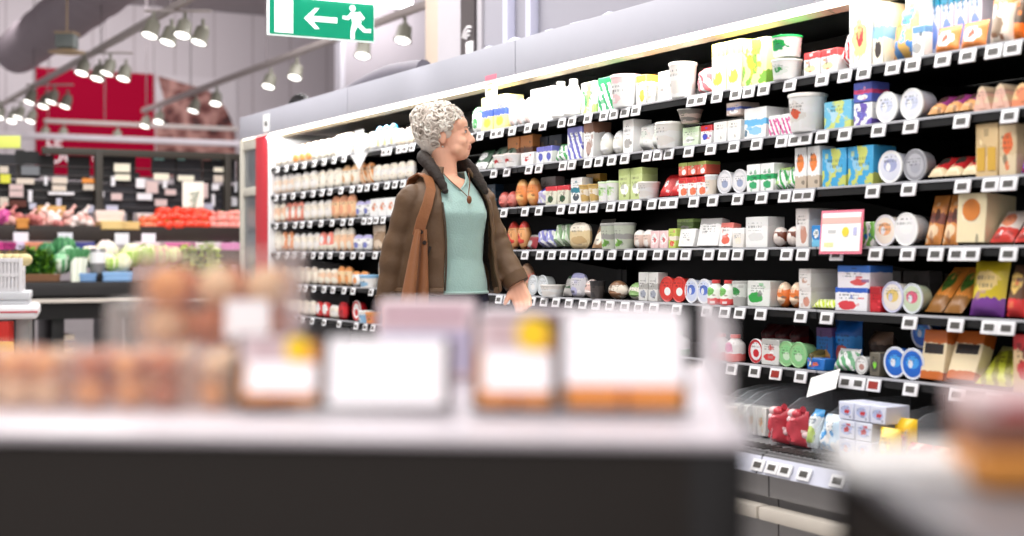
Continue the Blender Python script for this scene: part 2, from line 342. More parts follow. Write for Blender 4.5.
# ---------------------------------------------------------------- chiller bays
SH = [1.645, 1.455, 1.263, 1.063, .852, .647]     # shelf tops
EDGES = [-1.365, .75, 2.865, 4.98, 7.1]
TEND = 6.43
DZ = .392
bays = []
BN = ['nearest bay at the right edge', 'bay right of the shopper', 'bay behind the shopper', 'farthest bay with the red end strip']
for k in range(4):
    t0, t1 = EDGES[k], EDGES[k + 1]; tm = (t0 + t1) / 2; h = (t1 - t0) / 2
    g = .004
    root = thing('refrigerated_display_case', 'open black multideck chiller with grey canopy, ' + BN[k], 'chiller', CP(tm, 0, 0), RZ, 'multideck chiller bays along the wall')
    xl = -h + g; xr = h - g
    xs = -(TEND - tm) if k == 3 else xl        # shelf left end
    s = MB(); s.box(xl, xr, -.02, .06, 1.88, 2.045, 0, .006); s.box(xl, xr, .06, .9, 1.95, 2.03)
    s.obj('canopy', canopy_m, root)
    s = MB(); s.add([(xl, -.018, 1.879), (xr, -.018, 1.879), (xr, .035, 1.866), (xl, .035, 1.866), (xl, -.018, 1.8795), (xr, -.018, 1.8795), (xr, .035, 1.8795), (xl, .035, 1.8795)],
                    [(0, 1, 2, 3), (4, 7, 6, 5), (0, 4, 5, 1), (1, 5, 6, 2), (2, 6, 7, 3), (3, 7, 4, 0)]); s.obj('light_strip', led_m, root, smooth=0)
    s = MB(); s.add([(xl, .035, 1.866), (xr, .035, 1.866), (xr, .075, 1.854), (xl, .075, 1.854), (xl, .035, 1.94), (xr, .035, 1.94), (xr, .095, 1.94), (xl, .095, 1.94)],
                    [(0, 1, 2, 3), (4, 7, 6, 5), (0, 4, 5, 1), (1, 5, 6, 2), (2, 6, 7, 3), (3, 7, 4, 0)]); s.obj('reflector', cream_m, root, smooth=0)
    s = MB(); s.box(xl, xr, .096, .86, 1.90, 1.945); s.obj('inner_ceiling', mat('beige_grey_inner', (120, 114, 106), .5) if k == 3 else black, root, smooth=0)
    s = MB(); s.box(xs, xr, .62, .86, .42, 1.90); s.obj('back_panel', blackin, root, smooth=0)
    s = MB(); s.box(xs, xr, .60, .62, 1.70, 1.79); s.obj('back_ledge', mat('grey_back_ledge', (120, 118, 116), .5), root, smooth=0)
    for xx in ([xs + .02, xr - .02] if k else [xs + .02, 0, xr - .02]): s = MB(); s.box(xx - .02, xx + .02, .57, .62, .42, 1.88); s.obj('upright', black, root, smooth=0)
    # deck
    s = MB(); s.box(xl, xr, -.22, .86, DZ - .03, DZ); s.box(xl, xr, -.235, -.215, DZ - .07, DZ - .008, 0, .004); s.obj('deck', mat('grey_deck', (120, 120, 122), .4), root)
    s = MB()
    for i in range(int((xr - xl) / .03)): s.box(xl + .03 * i, xl + .03 * i + .012, -.21, -.13, DZ, DZ + .006)
    s.obj('air_grille', dgrey, root, smooth=0)
    s = MB(); s.box(xl, xr, -.21, .86, .24, DZ - .03); s.box(xl, xr, -.17, .86, .05, .24); s.obj('base_panel', mat('warm_grey_panel', (150, 148, 148), .45, var=.03), root, smooth=0)
    s = MB(); s.box(xl, xr, -.26, -.20, .17, .215, 0, .012); s.obj('bumper', mat('beige_bumper', (206, 198, 186), .5), root)
    s = MB(); s.add([(xl, -.262, DZ - .07), (xr, -.262, DZ - .07), (xr, -.236, DZ - .015), (xl, -.236, DZ - .015), (xl, -.235, DZ - .07), (xr, -.235, DZ - .07)], [(0, 1, 2, 3), (0, 4, 5, 1), (3, 2, 5, 4)]); dr = s.obj('price_rail', mat('lilac_white_rail', (206, 208, 222), .3), root, smooth=0)
    shelves = []
    for i, z in enumerate(SH):
        s = MB(); s.box(xs, xr, .0, .58, z - .016, z, 0, .003)
        s.add([(xs + .03, .05, z - .016), (xs + .03, .6, z - .016), (xs + .03, .6, z - .1)], [(0, 1, 2)]); s.add([(xr - .03, .05, z - .016), (xr - .03, .6, z - .016), (xr - .03, .6, z - .1)], [(0, 1, 2)])
        sh = s.obj('shelf', black, root)
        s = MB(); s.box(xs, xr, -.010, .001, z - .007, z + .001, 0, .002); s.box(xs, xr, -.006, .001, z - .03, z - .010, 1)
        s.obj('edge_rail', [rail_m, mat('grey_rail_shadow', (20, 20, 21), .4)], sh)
        shelves.append(sh)
    # shelf-end panels
    if k == 3:
        xe = xs
        s = MB(); s.box(xe - .025, xe, -.02, .86, .1, 1.88); s.obj('end_post', white_p, root, smooth=0)
        x_r0 = -(t_at(258) - tm); x_r1 = -(t_at(270) - tm)
        s = MB(); s.box(x_r0, min(x_r1, xe - .026), -.018, .06, .1, 1.879, 0, .004); s.obj('red_strip', mat('red_end_strip', (186, 44, 56), .5, var=.05, emit=.02, ec=(255, 80, 80)), root)  # faint red glow added to the strip, which is no lamp
        s = MB(); s.box(-h + .02, x_r0 - .01, .005, .03, .1, 1.86); s.obj('end_glass', mat('grey_glass', (112, 116, 120), .12, var=.25, scale=3), root, smooth=0)
        s = MB(); s.box(-h, -h + .05, -.02, .05, .1, 1.88, 0, .004); s.box(-h, x_r0, -.01, .04, 1.47, 1.53, 0, .004); s.box(-h, x_r0, -.01, .04, 1.80, 1.878, 0, .004); s.obj('end_frame', mat('ivory_frame', (196, 192, 180), .5), root)
    bays.append((root, tm, shelves, dr, xs, xr))
def bay_of(t):
    for k in range(4):
        if EDGES[k] <= t < EDGES[k + 1]: return k
    return 0 if t < EDGES[0] else 3
tagm = MB(); tagm.box(-.031, .031, -.006, .0, -.02, .02, 0, .002); tagm.box(-.018, .018, -.0075, -.0055, -.0095, .0095, 1)
ESL = tagm.mesh('price_tag', [white_p, screen_m]); tagm2 = MB(); tagm2.box(-.031, .031, -.006, .0, -.02, .02, 0, .002); tagm2.box(-.021, .021, -.0075, -.0055, -.012, .012, 1)
ESLR = tagm2.mesh('price_tag', [white_p, red_scr])
TAGS = [
    [278, 287, 296, 305, 315, 325, 335, 345, 385, 390, 400, 406, 413, 470, 481, 495, 501, 515, 529, 544, 563, 573, 589, 605, 615, 626, 637, 693, 702, 718, 737, 750, 765, 791, 823, 846, 865, 894, 914, 944, 969, 995, 1014],
    [277, 285, 294, 304, 314, 323, 331, 342, 353, 361, 368, 377, 388, 396, 404, 495, 508, 530, 540, 564, 573, 589, 600, 613, 626, 648, 659, 670, 690, 712, 735, 758, 783, 796, 807, 822, 846, 880, 912, 963, 1011],
    [277, 286, 296, 303, 311, 322, 333, 344, 352, 365, 371, 377, 384, 493, 505, 526, 540, 562, 574, 585, 595, 612, 624, 638, 653, 665, 674, 695, 714, 739, 763, 786, 800, 816, 874, 910, 964, 992, 1010],
    [279, 288, 295, 304, 314, 322, 331, 343, 354, 363, 376, 384, 526, 541, 553, 565, 576, 587, 600, 613, 629, 643, 659, 674, 687, 710, 725, 739, 763, 788, 804, 838, 877, 909, 937, 958, 973, 1010],
    [281, 290, 300, 306, 315, 325, 334, 345, 354, 372, 500, 508, 533, 545, 557, 570, 584, 597, 611, 626, 640, 655, 678, 708, 726, 741, 762, 802, 828, 911, 957, 991, 1008],
    [295, 303, 313, 325, 340, 357, 366, 374, 709, 733, 756, 777, 802, 847, 860, 875, 912, 958, 995]]
for i, row in enumerate(TAGS):
    for px in row:
        t = t_at(px, -.01); k = bay_of(t); root, tm, shelves, dr, xs, xr = bays[k]
        link('price_tag', ESLR if (i == 5 and px in (777, 875, 995)) else ESL, shelves[i], (min(max(-(t - tm), xs + .032), xr - .032), -.0125, SH[i] - .026), 0, math.radians(-12))
for px in (757, 771, 784, 803, 836):
    t = t_at(px, -.26); k = bay_of(t); root, tm, shelves, dr, xs, xr = bays[k]
    link('price_tag', ESL, dr, (-(t - tm), -.253, DZ - .045), 0, math.radians(-25))
# things on and around the canopy
t = t_at(299, .3); s = MB(); s.tube([(.2 * math.cos(a), 0, .01 + .11 * math.sin(a)) for a in [PI * k / 16 for k in range(17)]], .03, 8)
s.obj('hose_coil', black, loc=CP(t, .3, 2.05), rz=RZ); tag(COL.objects[-1], 'black hose loop standing on top of the far canopy', 'hose')
t1, t2 = t_at(345, .35), t_at(424, .35); s = MB(); n = 10
s.tube([(-(t1 + (t2 - t1) * k / n), 0, .1 + .035 * math.sin(3 * k / n)) for k in range(n + 1)], [.02 + .03 * min(1, k / 6) for k in range(n + 1)], 10)
tag(s.obj('insulated_pipe', mat('slate_insulation', (112, 108, 116), .7, bump=.2), loc=CP(0, .35, 2.045), rz=RZ), 'dark grey insulated pipe lying along the canopy top', 'pipe')
t1, t2 = t_at(484, .3), t_at(640, .3); s = MB(); n = 24
s.tube([(-(t1 + (t2 - t1) * k / n), .01 * math.sin(k * 1.9), .06 + .008 * math.sin(k * 2.3)) for k in range(n + 1)], [.045 + .01 * math.sin(k * 1.3) for k in range(n + 1)], 10)
tag(s.obj('plastic_roll', mat('lilac_film', (214, 214, 238), .3, bump=.3), loc=CP(0, .3, 2.035), rz=RZ), 'pale lilac wrapped plastic roll lying on the canopy beside the pillar', 'roll')
t = t_at(267, -.02); s = MB(); s.box(-.06, .06, -.006, 0, -.06, .06, 0); s.box(-.022, .022, -.008, -.0055, -.022, .012, 1)
tag(s.obj('sticker', [paper, dgrey], loc=CP(t, -.021, 1.955), rz=RZ, smooth=0), 'small white square sticker with dark symbol on the canopy end', 'sticker')
# ================================================================ exit sign, tracks, duct, pendant
g_m = mat('exit_green', (0, 132, 100), .4, emit=.25, ec=(0, 175, 125), var=.02); ew = mat('exit_white', (245, 255, 250), .5, emit=.45, ec=(240, 255, 250), var=0)
tS = 3.95; 
bl, br_ = b_at(268.5, tS), b_at(374.5, tS); Ys = (P0 + U * tS + B * (bl + br_) / 2).y; pxm = F * (bl - br_) / 106 * 0
zt = CAMZ + (HY + .5 - 0) / F * Ys; zb = CAMZ + (HY - 38.5) / F * Ys; bc = (bl + br_) / 2; Wd = br_ - bl; Ht = zt - zb
ex = thing('exit_sign', 'green illuminated exit sign with white arrow and running figure', 'sign', P0 + U * tS + B * bc + Vector((0, 0, zb)), RW)
s = MB(); s.box(-Wd / 2, Wd / 2, 0, .03, 0, Ht, 0, .004); s.obj('sign_case', ew, ex)
s = MB(); s.box(-Wd / 2 + .005, Wd / 2 - .005, -.003, .002, .005, Ht - .005); s.obj('green_panel', g_m, ex, smooth=0)
def sx(cx): return -Wd / 2 + (cx - 150) / 418. * Wd
def sz(cx, cy): return Ht - (cy + 3 - (cx - 150) * .068) / 138. * Ht
def P2(*p): return [(sx(a), sz(a, b)) for a, b in p]
s = MB(); s.poly(P2((172, 12), (243, 17), (243, 132), (172, 127)), -.006, -.001); s.obj('door_symbol', ew, ex, smooth=0)
s = MB(); s.poly(P2((286, 78), (328, 42), (345, 43), (318, 72), (318, 86), (345, 116), (328, 116)), -.006, -.0012); s.poly(P2((308, 70), (416, 76), (416, 96), (308, 88)), -.0062, -.0011); s.obj('arrow_symbol', ew, ex, smooth=0)
s = MB()
cx_, cz_ = P2((478, 42))[0]; s.poly([(cx_ + .017 * math.cos(a), cz_ + .017 * math.sin(a)) for a in [2 * PI * k / 16 for k in range(16)]], -.006, -.001)
for pts in (((468, 56), (500, 56), (514, 92), (500, 104), (478, 98)), ((470, 58), (482, 66), (462, 84), (438, 80), (438, 68), (456, 70)), ((496, 56), (508, 54), (528, 78), (518, 86)),
            ((482, 92), (508, 96), (530, 116), (552, 116), (552, 130), (522, 128)), ((478, 90), (504, 94), (486, 128), (486, 152), (470, 152), (470, 122))): s.poly(P2(*pts), -.0061, -.001)
s.obj('running_figure', ew, ex, smooth=0)
s = MB(); s.box(-Wd / 2 + .2, Wd / 2 + .2, -.06, .12, Ht + .006, Ht + .07, 0, .006); s.obj('lamp_housing', mat('exit_lamp', (255, 255, 255), .4, emit=3.0, var=0), ex)
s = MB()
for xx in (-.1, .3): s.tube([(xx, .03, Ht + .06), (xx, .03, 5.6 - zb)], .006, 6)
s.obj('suspension_rod', steel, ex)
# ---- ceiling tracks
track_m = mat('warm_grey_track', (176, 166, 164), .5, var=.05); head_m = mat('grey_green_lamp', (132, 130, 118), .45, var=.05); lens_m = mat('lamp_lens', (255, 252, 245), .4, emit=3.0, var=0)
cable_m = mat('thin_cable', (120, 112, 116), .5, var=0)
def on_px(px, py, z):       # ground point seen at a pixel for a given height
    Y = (z - CAMZ) * F / (HY - py); return Vector(((px - CX) / F * Y, Y, z))
def track(name, A, Bp, label, cables):
    d = Bp - A; L_ = d.length; rz = math.atan2(d.y, d.x)
    r = thing(name, label, 'track', A, rz)
    s = MB(); s.box(0, L_, -.03, .03, 0, .07, 0, .008); s.obj('rail', track_m, r)
    s = MB()
    for c in cables: s.tube([(c * L_, 0, .06), (c * L_, 0, 5.6 - A.z)], .008, 5)
    s.obj('suspension_cable', cable_m, r); return r
def spot_proto():
    s = MB(); s.tube([(0, 0, 0), (0, 0, -.07)], .018, 8); s.box(-.035, .035, -.05, .05, -.1, -.065, 0, .006)
    b = s.obj('spotlight', head_m)
    s = MB(); M_ = TR(0, 0, -.1) @ Euler((math.radians(-19), math.radians(10), 0)).to_matrix().to_4x4()
    s.lathe([(.05, .012), (.068, 0), (.076, -.1), (.088, -.14), (.08, -.14)], 18, 0, M_); hd = s.obj('lamp_head', head_m, b)
    s = MB(); s.lathe([(.081, -.137), (.06, -.144), (.001, -.147)], 18, 0, M_); s.obj('lens', lens_m, hd); return b
proto = spot_proto(); first = [True]
def spot(loc, rz, label, group):
    o = proto if first[0] else dup(proto); first[0] = False
    o.location = loc; o.rotation_euler = (0, 0, rz); tag(o, label, 'spotlight', group)
Z1 = 3.4
A = on_px(215, -12, Z1); A2 = on_px(-8, 112, Z1)
track('track_light', A, A2, 'left ceiling track carrying clusters of spotlights, over the produce', (.04, .12, .36, .7, .95)); dT = (A2 - A).normalized(); sd = Vector((-dT.y, dT.x, 0))
for ci, (px, py, n, nm) in enumerate(((178, 10, 4, 'nearest'), (105, 52, 4, 'second'), (50, 84, 4, 'third'), (17, 101, 4, 'farthest'))):
    c = on_px(px, py, Z1)
    s = MB(); s.box(-.32, .32, -.03, .03, -.02, .0, 0, .005); 
    br2 = s.obj('cluster_bar', track_m, loc=c + Vector((0, 0, -.001)), rz=0); tag(br2, 'short grey cross bar of the %s cluster under the left track' % nm, 'bar', 'cross bars under the left track')
    for j in range(n):
        off = Vector((-.22 + .15 * j, .05 if j % 2 else -.05, -.03 - .05 * (j % 2))); 
        spot(c + off, R.uniform(-.4, .4), 'grey spotlight, %s of four in the %s cluster under the left track' % (ORD[j], nm), 'spotlights of the left track')
Z2 = 3.3
A = on_px(446, 1, Z2); A2 = on_px(143, 113, Z2)
track('track_light', A, A2, 'slanting ceiling track passing behind the green exit sign', (.1, .45, .75, .98))
for j, (px, py) in enumerate(((405, 17), (364, 34), (297, 58), (271, 68), (217, 87), (196, 95), (160, 107), (147, 112))):
    spot(on_px(px, py, Z2), R.uniform(-.3, .3), 'grey spotlight, %s from the near end of the track behind the exit sign' % ORD[j], 'spotlights of the slanting track')
# ---- white beam and low track parallel to the end wall
tb_ = 20.5
def wl(px, py, t):
    b = b_at(px, t); q = P0 + U * t + B * b; return q + Vector((0, 0, CAMZ + (HY - py) / F * q.y))
A = wl(44, 123, tb_); A2 = wl(238, 131, tb_); A2.z = A.z
track('track_light', A, A2, 'white cross track in front of the crimson banner', (.02, .3, .55))
for j, (px, py) in enumerate(((46, 124), (64, 125), (118, 127))):
    q = wl(px, py, tb_); q.z = A.z; spot(q, .2, 'grey spotlight, %s from the left on the white cross track' % ORD[j], 'spotlights of the cross track')
A = wl(-20, 134, 19.6); A2 = wl(246, 144, 19.6); d = A2 - A; d.z = 0
s = MB(); s.box(0, d.length, -.05, .05, -.045, .045, 0, .01); tag(s.obj('ceiling_beam', mat('lilac_white_beam', (214, 206, 214), .5, var=.03), loc=(A.x, A.y, (A.z + A2.z) / 2), rz=math.atan2(d.y, d.x)), 'white horizontal beam hanging across the lower banner', 'beam')
# ---- duct and pendant
zD = 4.25; A = on_px(62, 18, zD); q1 = A - U * 9; q2 = A + U * 3.6
s = MB(); n = 40; s.tube([q1 + (q2 - q1) * (k / n) - A for k in range(n + 1)], [.34 + (.012 if k % 3 == 0 else 0) for k in range(n + 1)], 24)
tag(s.obj('air_duct', mat('dull_zinc', (150, 138, 146), .6, var=.1, scale=3), loc=A), 'large round grey ventilation duct under the ceiling, upper left', 'duct')
q = on_px(67, 53, 3.25)
pl = thing('pendant_lamp', 'square glass pendant with flat brass disc beside the duct', 'lamp', q)
s = MB(); s.lathe([(.02, .03), (.19, .0), (.2, .012), (.02, .05)], 28); s.obj('disc', mat('brass_disc', (206, 178, 140), .4, metal=.3), pl)
s = MB(); s.box(-.1, .1, -.1, .1, .05, .2, 0, .01); s.obj('lamp_body', mat('grey_green_glass', (128, 136, 134), .2, var=.3, scale=8), pl)
s = MB(); s.box(-.11, .11, -.11, .11, .2, .22, 0, .005); s.tube([(0, 0, .22), (0, 0, 5.6 - 3.25)], .01, 6); s.obj('cap', mat('tan_cap', (190, 164, 132), .5), pl)
# ================================================================ packages for the chiller
CR = (250, 240, 222); WH = (250, 250, 248); OW = (244, 240, 234); OR = (240, 160, 92); PK = (240, 176, 164); RD = (206, 38, 46); YE = (246, 206, 70); LY = (250, 236, 160)
GR = (60, 160, 84); LG = (184, 218, 130); DG = (40, 92, 60); BL = (40, 130, 205); NB = (60, 70, 170); LB = (150, 200, 236); TQ = (30, 150, 170); BR = (120, 74, 48); TN = (216, 178, 126)
KR = (226, 196, 146); GY = (178, 176, 172); DK = (52, 50, 52); PU = (140, 60, 140); MG = (226, 90, 160); LV = (196, 190, 232); SA = (236, 142, 96); BE = (226, 206, 184); CH = (70, 60, 58)
def k_carton(w, h, d, M, o):
    s = MB(); s.box(-w / 2, w / 2, 0, d, 0, h, 0, .0025, 1)
    if o.get('gable'): s.add([(-w / 2, .004, h), (w / 2, .004, h), (w / 2, d - .004, h), (-w / 2, d - .004, h), (-w / 2, d / 2, h + .03), (w / 2, d / 2, h + .03)], [(0, 1, 5, 4), (3, 4, 5, 2), (0, 4, 3), (1, 2, 5)], 0)
    r = s.obj('food_carton', M[:1])
    if o.get('window'):
        q = MB()
        for sx_ in (-1, 1): q.box(sx_ * w * .24 - w * .17, sx_ * w * .24 + w * .17, -.002, .001, h * .12, h * .55, 0); q.lathe([(w * .12, h * .14), (w * .13, h * .3), (w * .07, h * .42), (w * .06, h * .5)], 10, 1, TR(sx_ * w * .24, .006, 0) @ Matrix.Diagonal((1, .5, 1, 1)))
        q.obj('window', [mat('gold_window', (214, 170, 70), .4), mat('rust_bottle', (150, 60, 40), .3)], r)
    if o.get('disc'):
        q = MB(); q.lathe([(w * .3, 0), (w * .3, .002), (.001, .002)], 20, 0, TR(0, 0, h * .66) @ RX(PI / 2)); q.obj('round_label', mat('orange_disc', (214, 128, 56), .5), r)
    return r
def k_tub(w, h, d, M, o):
    r = w / 2; s = MB(); s.lathe([(r * .8, 0), (r * .84, .004), (r * .95, h * .9), (r * .97, h * .92)], 20); a = s.obj('dairy_tub', M[:1])
    q = MB(); q.lathe([(r * .97, h * .9), (r, h * .905), (r, h * .985), (r * .93, h), (.001, h)], 20); q.obj('lid', M[1:2], a); return a
def k_cup(w, h, d, M, o):
    r = w / 2; s = MB(); s.lathe([(r * .62, 0), (r * .66, .004), (r * .92, h * .92), (r * .9, h * .93)], 18); a = s.obj('dairy_cup', M[:1])
    q = MB(); q.lathe([(r * .98, h * .92), (r, h * .94), (r * .98, h), (.001, h)], 18); q.obj('lid', M[1:2], a); return a
def k_disc(w, h, d, M, o):
    r = h / 2; d = o.get('dd', .05); q = .62 if w < h * .7 else 1
    T = TR(0, 0, r) @ RX(PI / 2) @ TR(0, 0, -d - .004)
    s = MB(); s.lathe([(r * .80, 0), (r * .84, .003), (r * .93, d * .9)], 24, 0, T); a = s.obj('round_tub', [M[1]])
    s = MB(); s.lathe([(r * .95, d * .86), (r, d * .88), (r, d * .97), (r * .95, d), (r * .9, d - .002), (.001, d - .001)], 24, 0, T); s.obj('lid', M[:1], a); return a
def k_bottle(w, h, d, M, o):
    r = w * .46; s = MB(); s.lathe([(r * .85, 0), (r, .006), (r, h * .6), (r * .92, h * .68), (r * .45, h * .84), (r * .42, h * .88)], 16); a = s.obj('drink_bottle', M[:1])
    q = MB(); q.lathe([(r * .5, h * .87), (r * .52, h * .88), (r * .5, h), (.001, h)], 14); q.obj('cap', M[1:2], a); return a
def k_slim(w, h, d, M, o):
    r = w * .45; s = MB(); s.lathe([(r * .8, 0), (r, .01), (r * .95, h * .5), (r * .55, h * .8), (r * .4, h * .86)], 14); a = s.obj('slim_bottle', M[:1])
    q = MB(); q.lathe([(r * .42, h * .85), (r * .45, h * .87), (r * .4, h), (.001, h)], 12); q.obj('cap', M[1:2], a); return a
def pillow(w, h, d, seed=0, lump=.0, top=.06):
    rr = random.Random(seed); ph = [rr.uniform(0, 6) for _ in range(6)]; s = MB()
    for sg in (-1, 1):
        def fn(u, v):
            e = max(0, 1 - abs(2 * u - 1) ** 3.2) * max(0, min(1, (v / .16))) ** .6 * max(0, min(1, (1 - v - top * .5) / .2)) ** .6
            k = 1 + lump * (math.sin(u * 9 + ph[0]) * math.sin(v * 8 + ph[1]) + .6 * math.sin(u * 17 + ph[2] + v * 13))
            x = (u - .5) * w * (1 - .05 * math.sin(v * PI)); return (x, d / 2 + sg * d / 2 * e * k, v * h)
        s.grid(fn, 13, 13)
    return s
def k_pouch(w, h, d, M, o):
    r = pillow(w, h, d, int(w * 1e5) % 97, o.get('lump', .08)).obj('food_pouch', M[:1], smooth=60)
    return r
def k_flat(w, h, d, M, o): 
    r = pillow(w, h, min(d, .03), int(h * 1e5) % 89, .05).obj('flat_food_pack', M[:1], smooth=60); return r
def k_pack(w, h, d, M, o):
    """upright film pack: rounded outline card with a domed face"""
    d = min(d, .032); s = MB(); n = 20
    def outl(k, rad): 
        a = 2 * PI * k / n; e = 2 / 3.2; c, s_ = math.cos(a), math.sin(a)
        return (w / 2 * rad * math.copysign(abs(c) ** e, c), h / 2 + h / 2 * rad * math.copysign(abs(s_) ** e, s_))
    rings = [(1, d * .55), (1, d * .5), (.9, d * .35), (.8, .004), (.5, .0)]
    vs = []; fs = []
    for rad, y in rings:
        for k in range(n): x, z = outl(k, rad); vs.append((x, y, z))
    for j in range(len(rings) - 1):
        for k in range(n): fs.append((j * n + k, j * n + (k + 1) % n, (j + 1) * n + (k + 1) % n, (j + 1) * n + k))
    fs.append(tuple((len(rings) - 1) * n + k for k in range(n))); vs2 = [(x, y + (d if False else 0), z) for x, y, z in vs]
    o2 = len(vs); vs += [(x * .92, d, (z - h / 2) * .92 + h / 2) for x, y, z in vs[:n]]
    for k in range(n): fs.append((k, o2 + k, o2 + (k + 1) % n, (k + 1) % n))
    fs.append(tuple(o2 + k for k in range(n)))
    s.add(vs, fs); a = s.obj('film_pack', M[:1], smooth=50)
    if o.get('lab'):
        q = MB(); q.box(-w * .3, w * .3, -.003, -.0005, h * .36, h * .68, 0); q.obj('label', M[1:2], a)
    return a
def k_ham(w, h, d, M, o):
    d = min(max(d, .05), .07)
    def fn(p): return Vector((p.x * (1 - .22 * max(0, p.z)), p.y, p.z))
    s = MB(); s.ball((0, d * .5, h / 2), (w * .48, d * .42, h * .5), 18, 12, 0, None, fn); a = s.obj('wrapped_ham', M[:1])
    q = MB(); q.ball((0, d * .5, h * .33), (w * .43, d * .435, h * .2), 16, 8); q.obj('label', M[1:2], a); return a
def k_wedge(w, h, d, M, o):
    s = MB(); ap = (-.04 * w, h); out = [(-w / 2, .006), (-w / 2 + .008, 0), (w / 2 - .008, 0), (w / 2, .006), (ap[0] + .012, ap[1] - .008), (ap[0], ap[1]), (ap[0] - .012, ap[1] - .008)]
    s.poly(out, 0, d); a = s.obj('cheese_wedge', M[:1], smooth=20); q = MB(); q.poly([(-w * .2, h * .12), (w * .2, h * .12), (0, h * .6)], -.002, .0); q.obj('label', M[1:2], a, smooth=0); return a
def k_round(w, h, d, M, o):      # half wheel of cheese / coil of sausage standing up
    s = MB(); n = 18; r = w / 2; out = [(r * math.cos(PI * k / n), min(h, r * 2) * math.sin(PI * k / n)) for k in range(n + 1)]; s.poly(out, 0, min(d, .06)); a = s.obj('half_cheese', M[:1], smooth=30)
    q = MB(); q.lathe([(r * .4, 0), (r * .4, .002), (.001, .002)], 16, 0, TR(0, 0, h * .45) @ RX(PI / 2)); q.obj('label', M[1:2], a); return a
def k_net(w, h, d, M, o):
    s = MB(); rr = random.Random(5); nx = max(2, int(w / .036)); nz = max(2, int(h / .034))
    for i in range(int(nx * nz * 3)):
        u = rr.uniform(-1, 1); v = rr.random() ** 1.3; s.ball((u * w * .46 * (1 - .55 * v), rr.uniform(.018, .07) * (1 - .3 * v), .016 + v * h * .82), (.02, .018, .015), 9, 7, rr.choice((0, 0, 0, 1)))
    q = pillow(w * 1.02, h, .08, 4, .15); s.add(q.v, q.f, 0); s.tube([(.005, .03, h * .9), (.015, .03, h * 1.0), (.03, .03, h * 1.05)], [.012, .006, .012], 7, 0)
    return s.obj('net_bag', M[:2])
def k_card(w, h, d, M, o):
    s = MB(); s.box(-w / 2, w / 2, 0, .003, 0, h); a = s.obj('card', M[:1], smooth=0); return a
def k_salami(w, h, d, M, o):
    s = MB(); s.ball((0, .03, h / 2), (w * .45, .028, h / 2), 16, 10); a = s.obj('salami', M[:1]); q = MB(); q.ball((0, .027, h * .5), (w * .3, .028, h * .34), 14, 8); q.obj('label', M[1:2], a); return a
KIND = dict(carton=(k_carton, 'carton'), tub=(k_tub, 'tub'), cup=(k_cup, 'cup'), disc=(k_disc, 'tub'), bottle=(k_bottle, 'bottle'), slim=(k_slim, 'bottle'), pouch=(k_pouch, 'pouch'), flat=(k_flat, 'pack'),
            pack=(k_pack, 'pack'), ham=(k_ham, 'ham'), wedge=(k_wedge, 'cheese'), round=(k_round, 'cheese'), net=(k_net, 'bag'), salami=(k_salami, 'salami'))
SHN = ['top shelf', 'second shelf', 'third shelf', 'fourth shelf', 'fifth shelf', 'sixth shelf', 'bottom deck']
SHB = [.012] * 6 + [-.12]
REC = []
def run(si, x0, x1, n, hpx, kind, label, c0, c1=None, c2=None, style='band', d=.09, tilt=0, back=0, up=0, **o):
    """n packages side by side between two places along shelf si; back = how far behind the front, up = standing on lower packs"""
    bb = SHB[si] + back; z0 = (SH + [DZ + .006])[si] + up
    ta, tb = t_at(x0, bb), t_at(x1, bb); pitch = (ta - tb) / n; xm = (x0 + x1) / 2; w = pitch * .93
    ang = math.radians(tilt); h = hpx / F * depth_at(xm, bb) / max(.35, math.cos(ang))
    fn, cat = KIND[kind]
    M = [art(c0, c1, c2, style, text=o.get('text', True))]
    plain = lambda c: mat('pack_plain_%d_%d_%d' % tuple(c), c, .35, var=.04)
    M.append(plain(c1 or c0)); M.append(plain(c2 or c0))
    if kind in ('tub', 'cup', 'bottle', 'slim', 'salami', 'ham', 'wedge', 'round', 'disc'): M[1] = plain(c1 or c0)
    if kind == 'net': M[0] = plain(c0)
    p = fn(w, h, d, M, o); hgt = min(d, .03) if kind in ('flat', 'pack') else d
    for i in range(n):
        q = p if i == 0 else dup(p); t = ta - pitch * (i + .5)
        lift = hgt * math.sin(ang) if ang else 0
        q.location = CP(t, bb, z0 + lift); q.rotation_euler = (-ang, 0, RZ + R.uniform(-.05, .05) * (0 if n > 1 and kind == 'carton' else 1))
        REC.append((q, label, si, t, cat)); 
    return p
def finish():
    by = {}
    for q, l, si, t, cat in REC: by.setdefault((l, si), []).append((t, q, cat))
    for (l, si), v in by.items():
        v.sort(key=lambda e: -e[0]); n = len(v)
        for i, (t, q, cat) in enumerate(v):
            lab = l + ' on the ' + SHN[si] + ' of the chiller' if n == 1 else '%s, %s of %s from left, %s' % (l, ORD[i], NUM[n], SHN[si])
            lab = lab if len(lab.split()) <= 16 else lab.replace(' of the chiller', '')
            if len(lab.split()) > 16: print('LONG', lab)
            tag(q, lab, cat, None if n == 1 else l + 's on the ' + SHN[si])
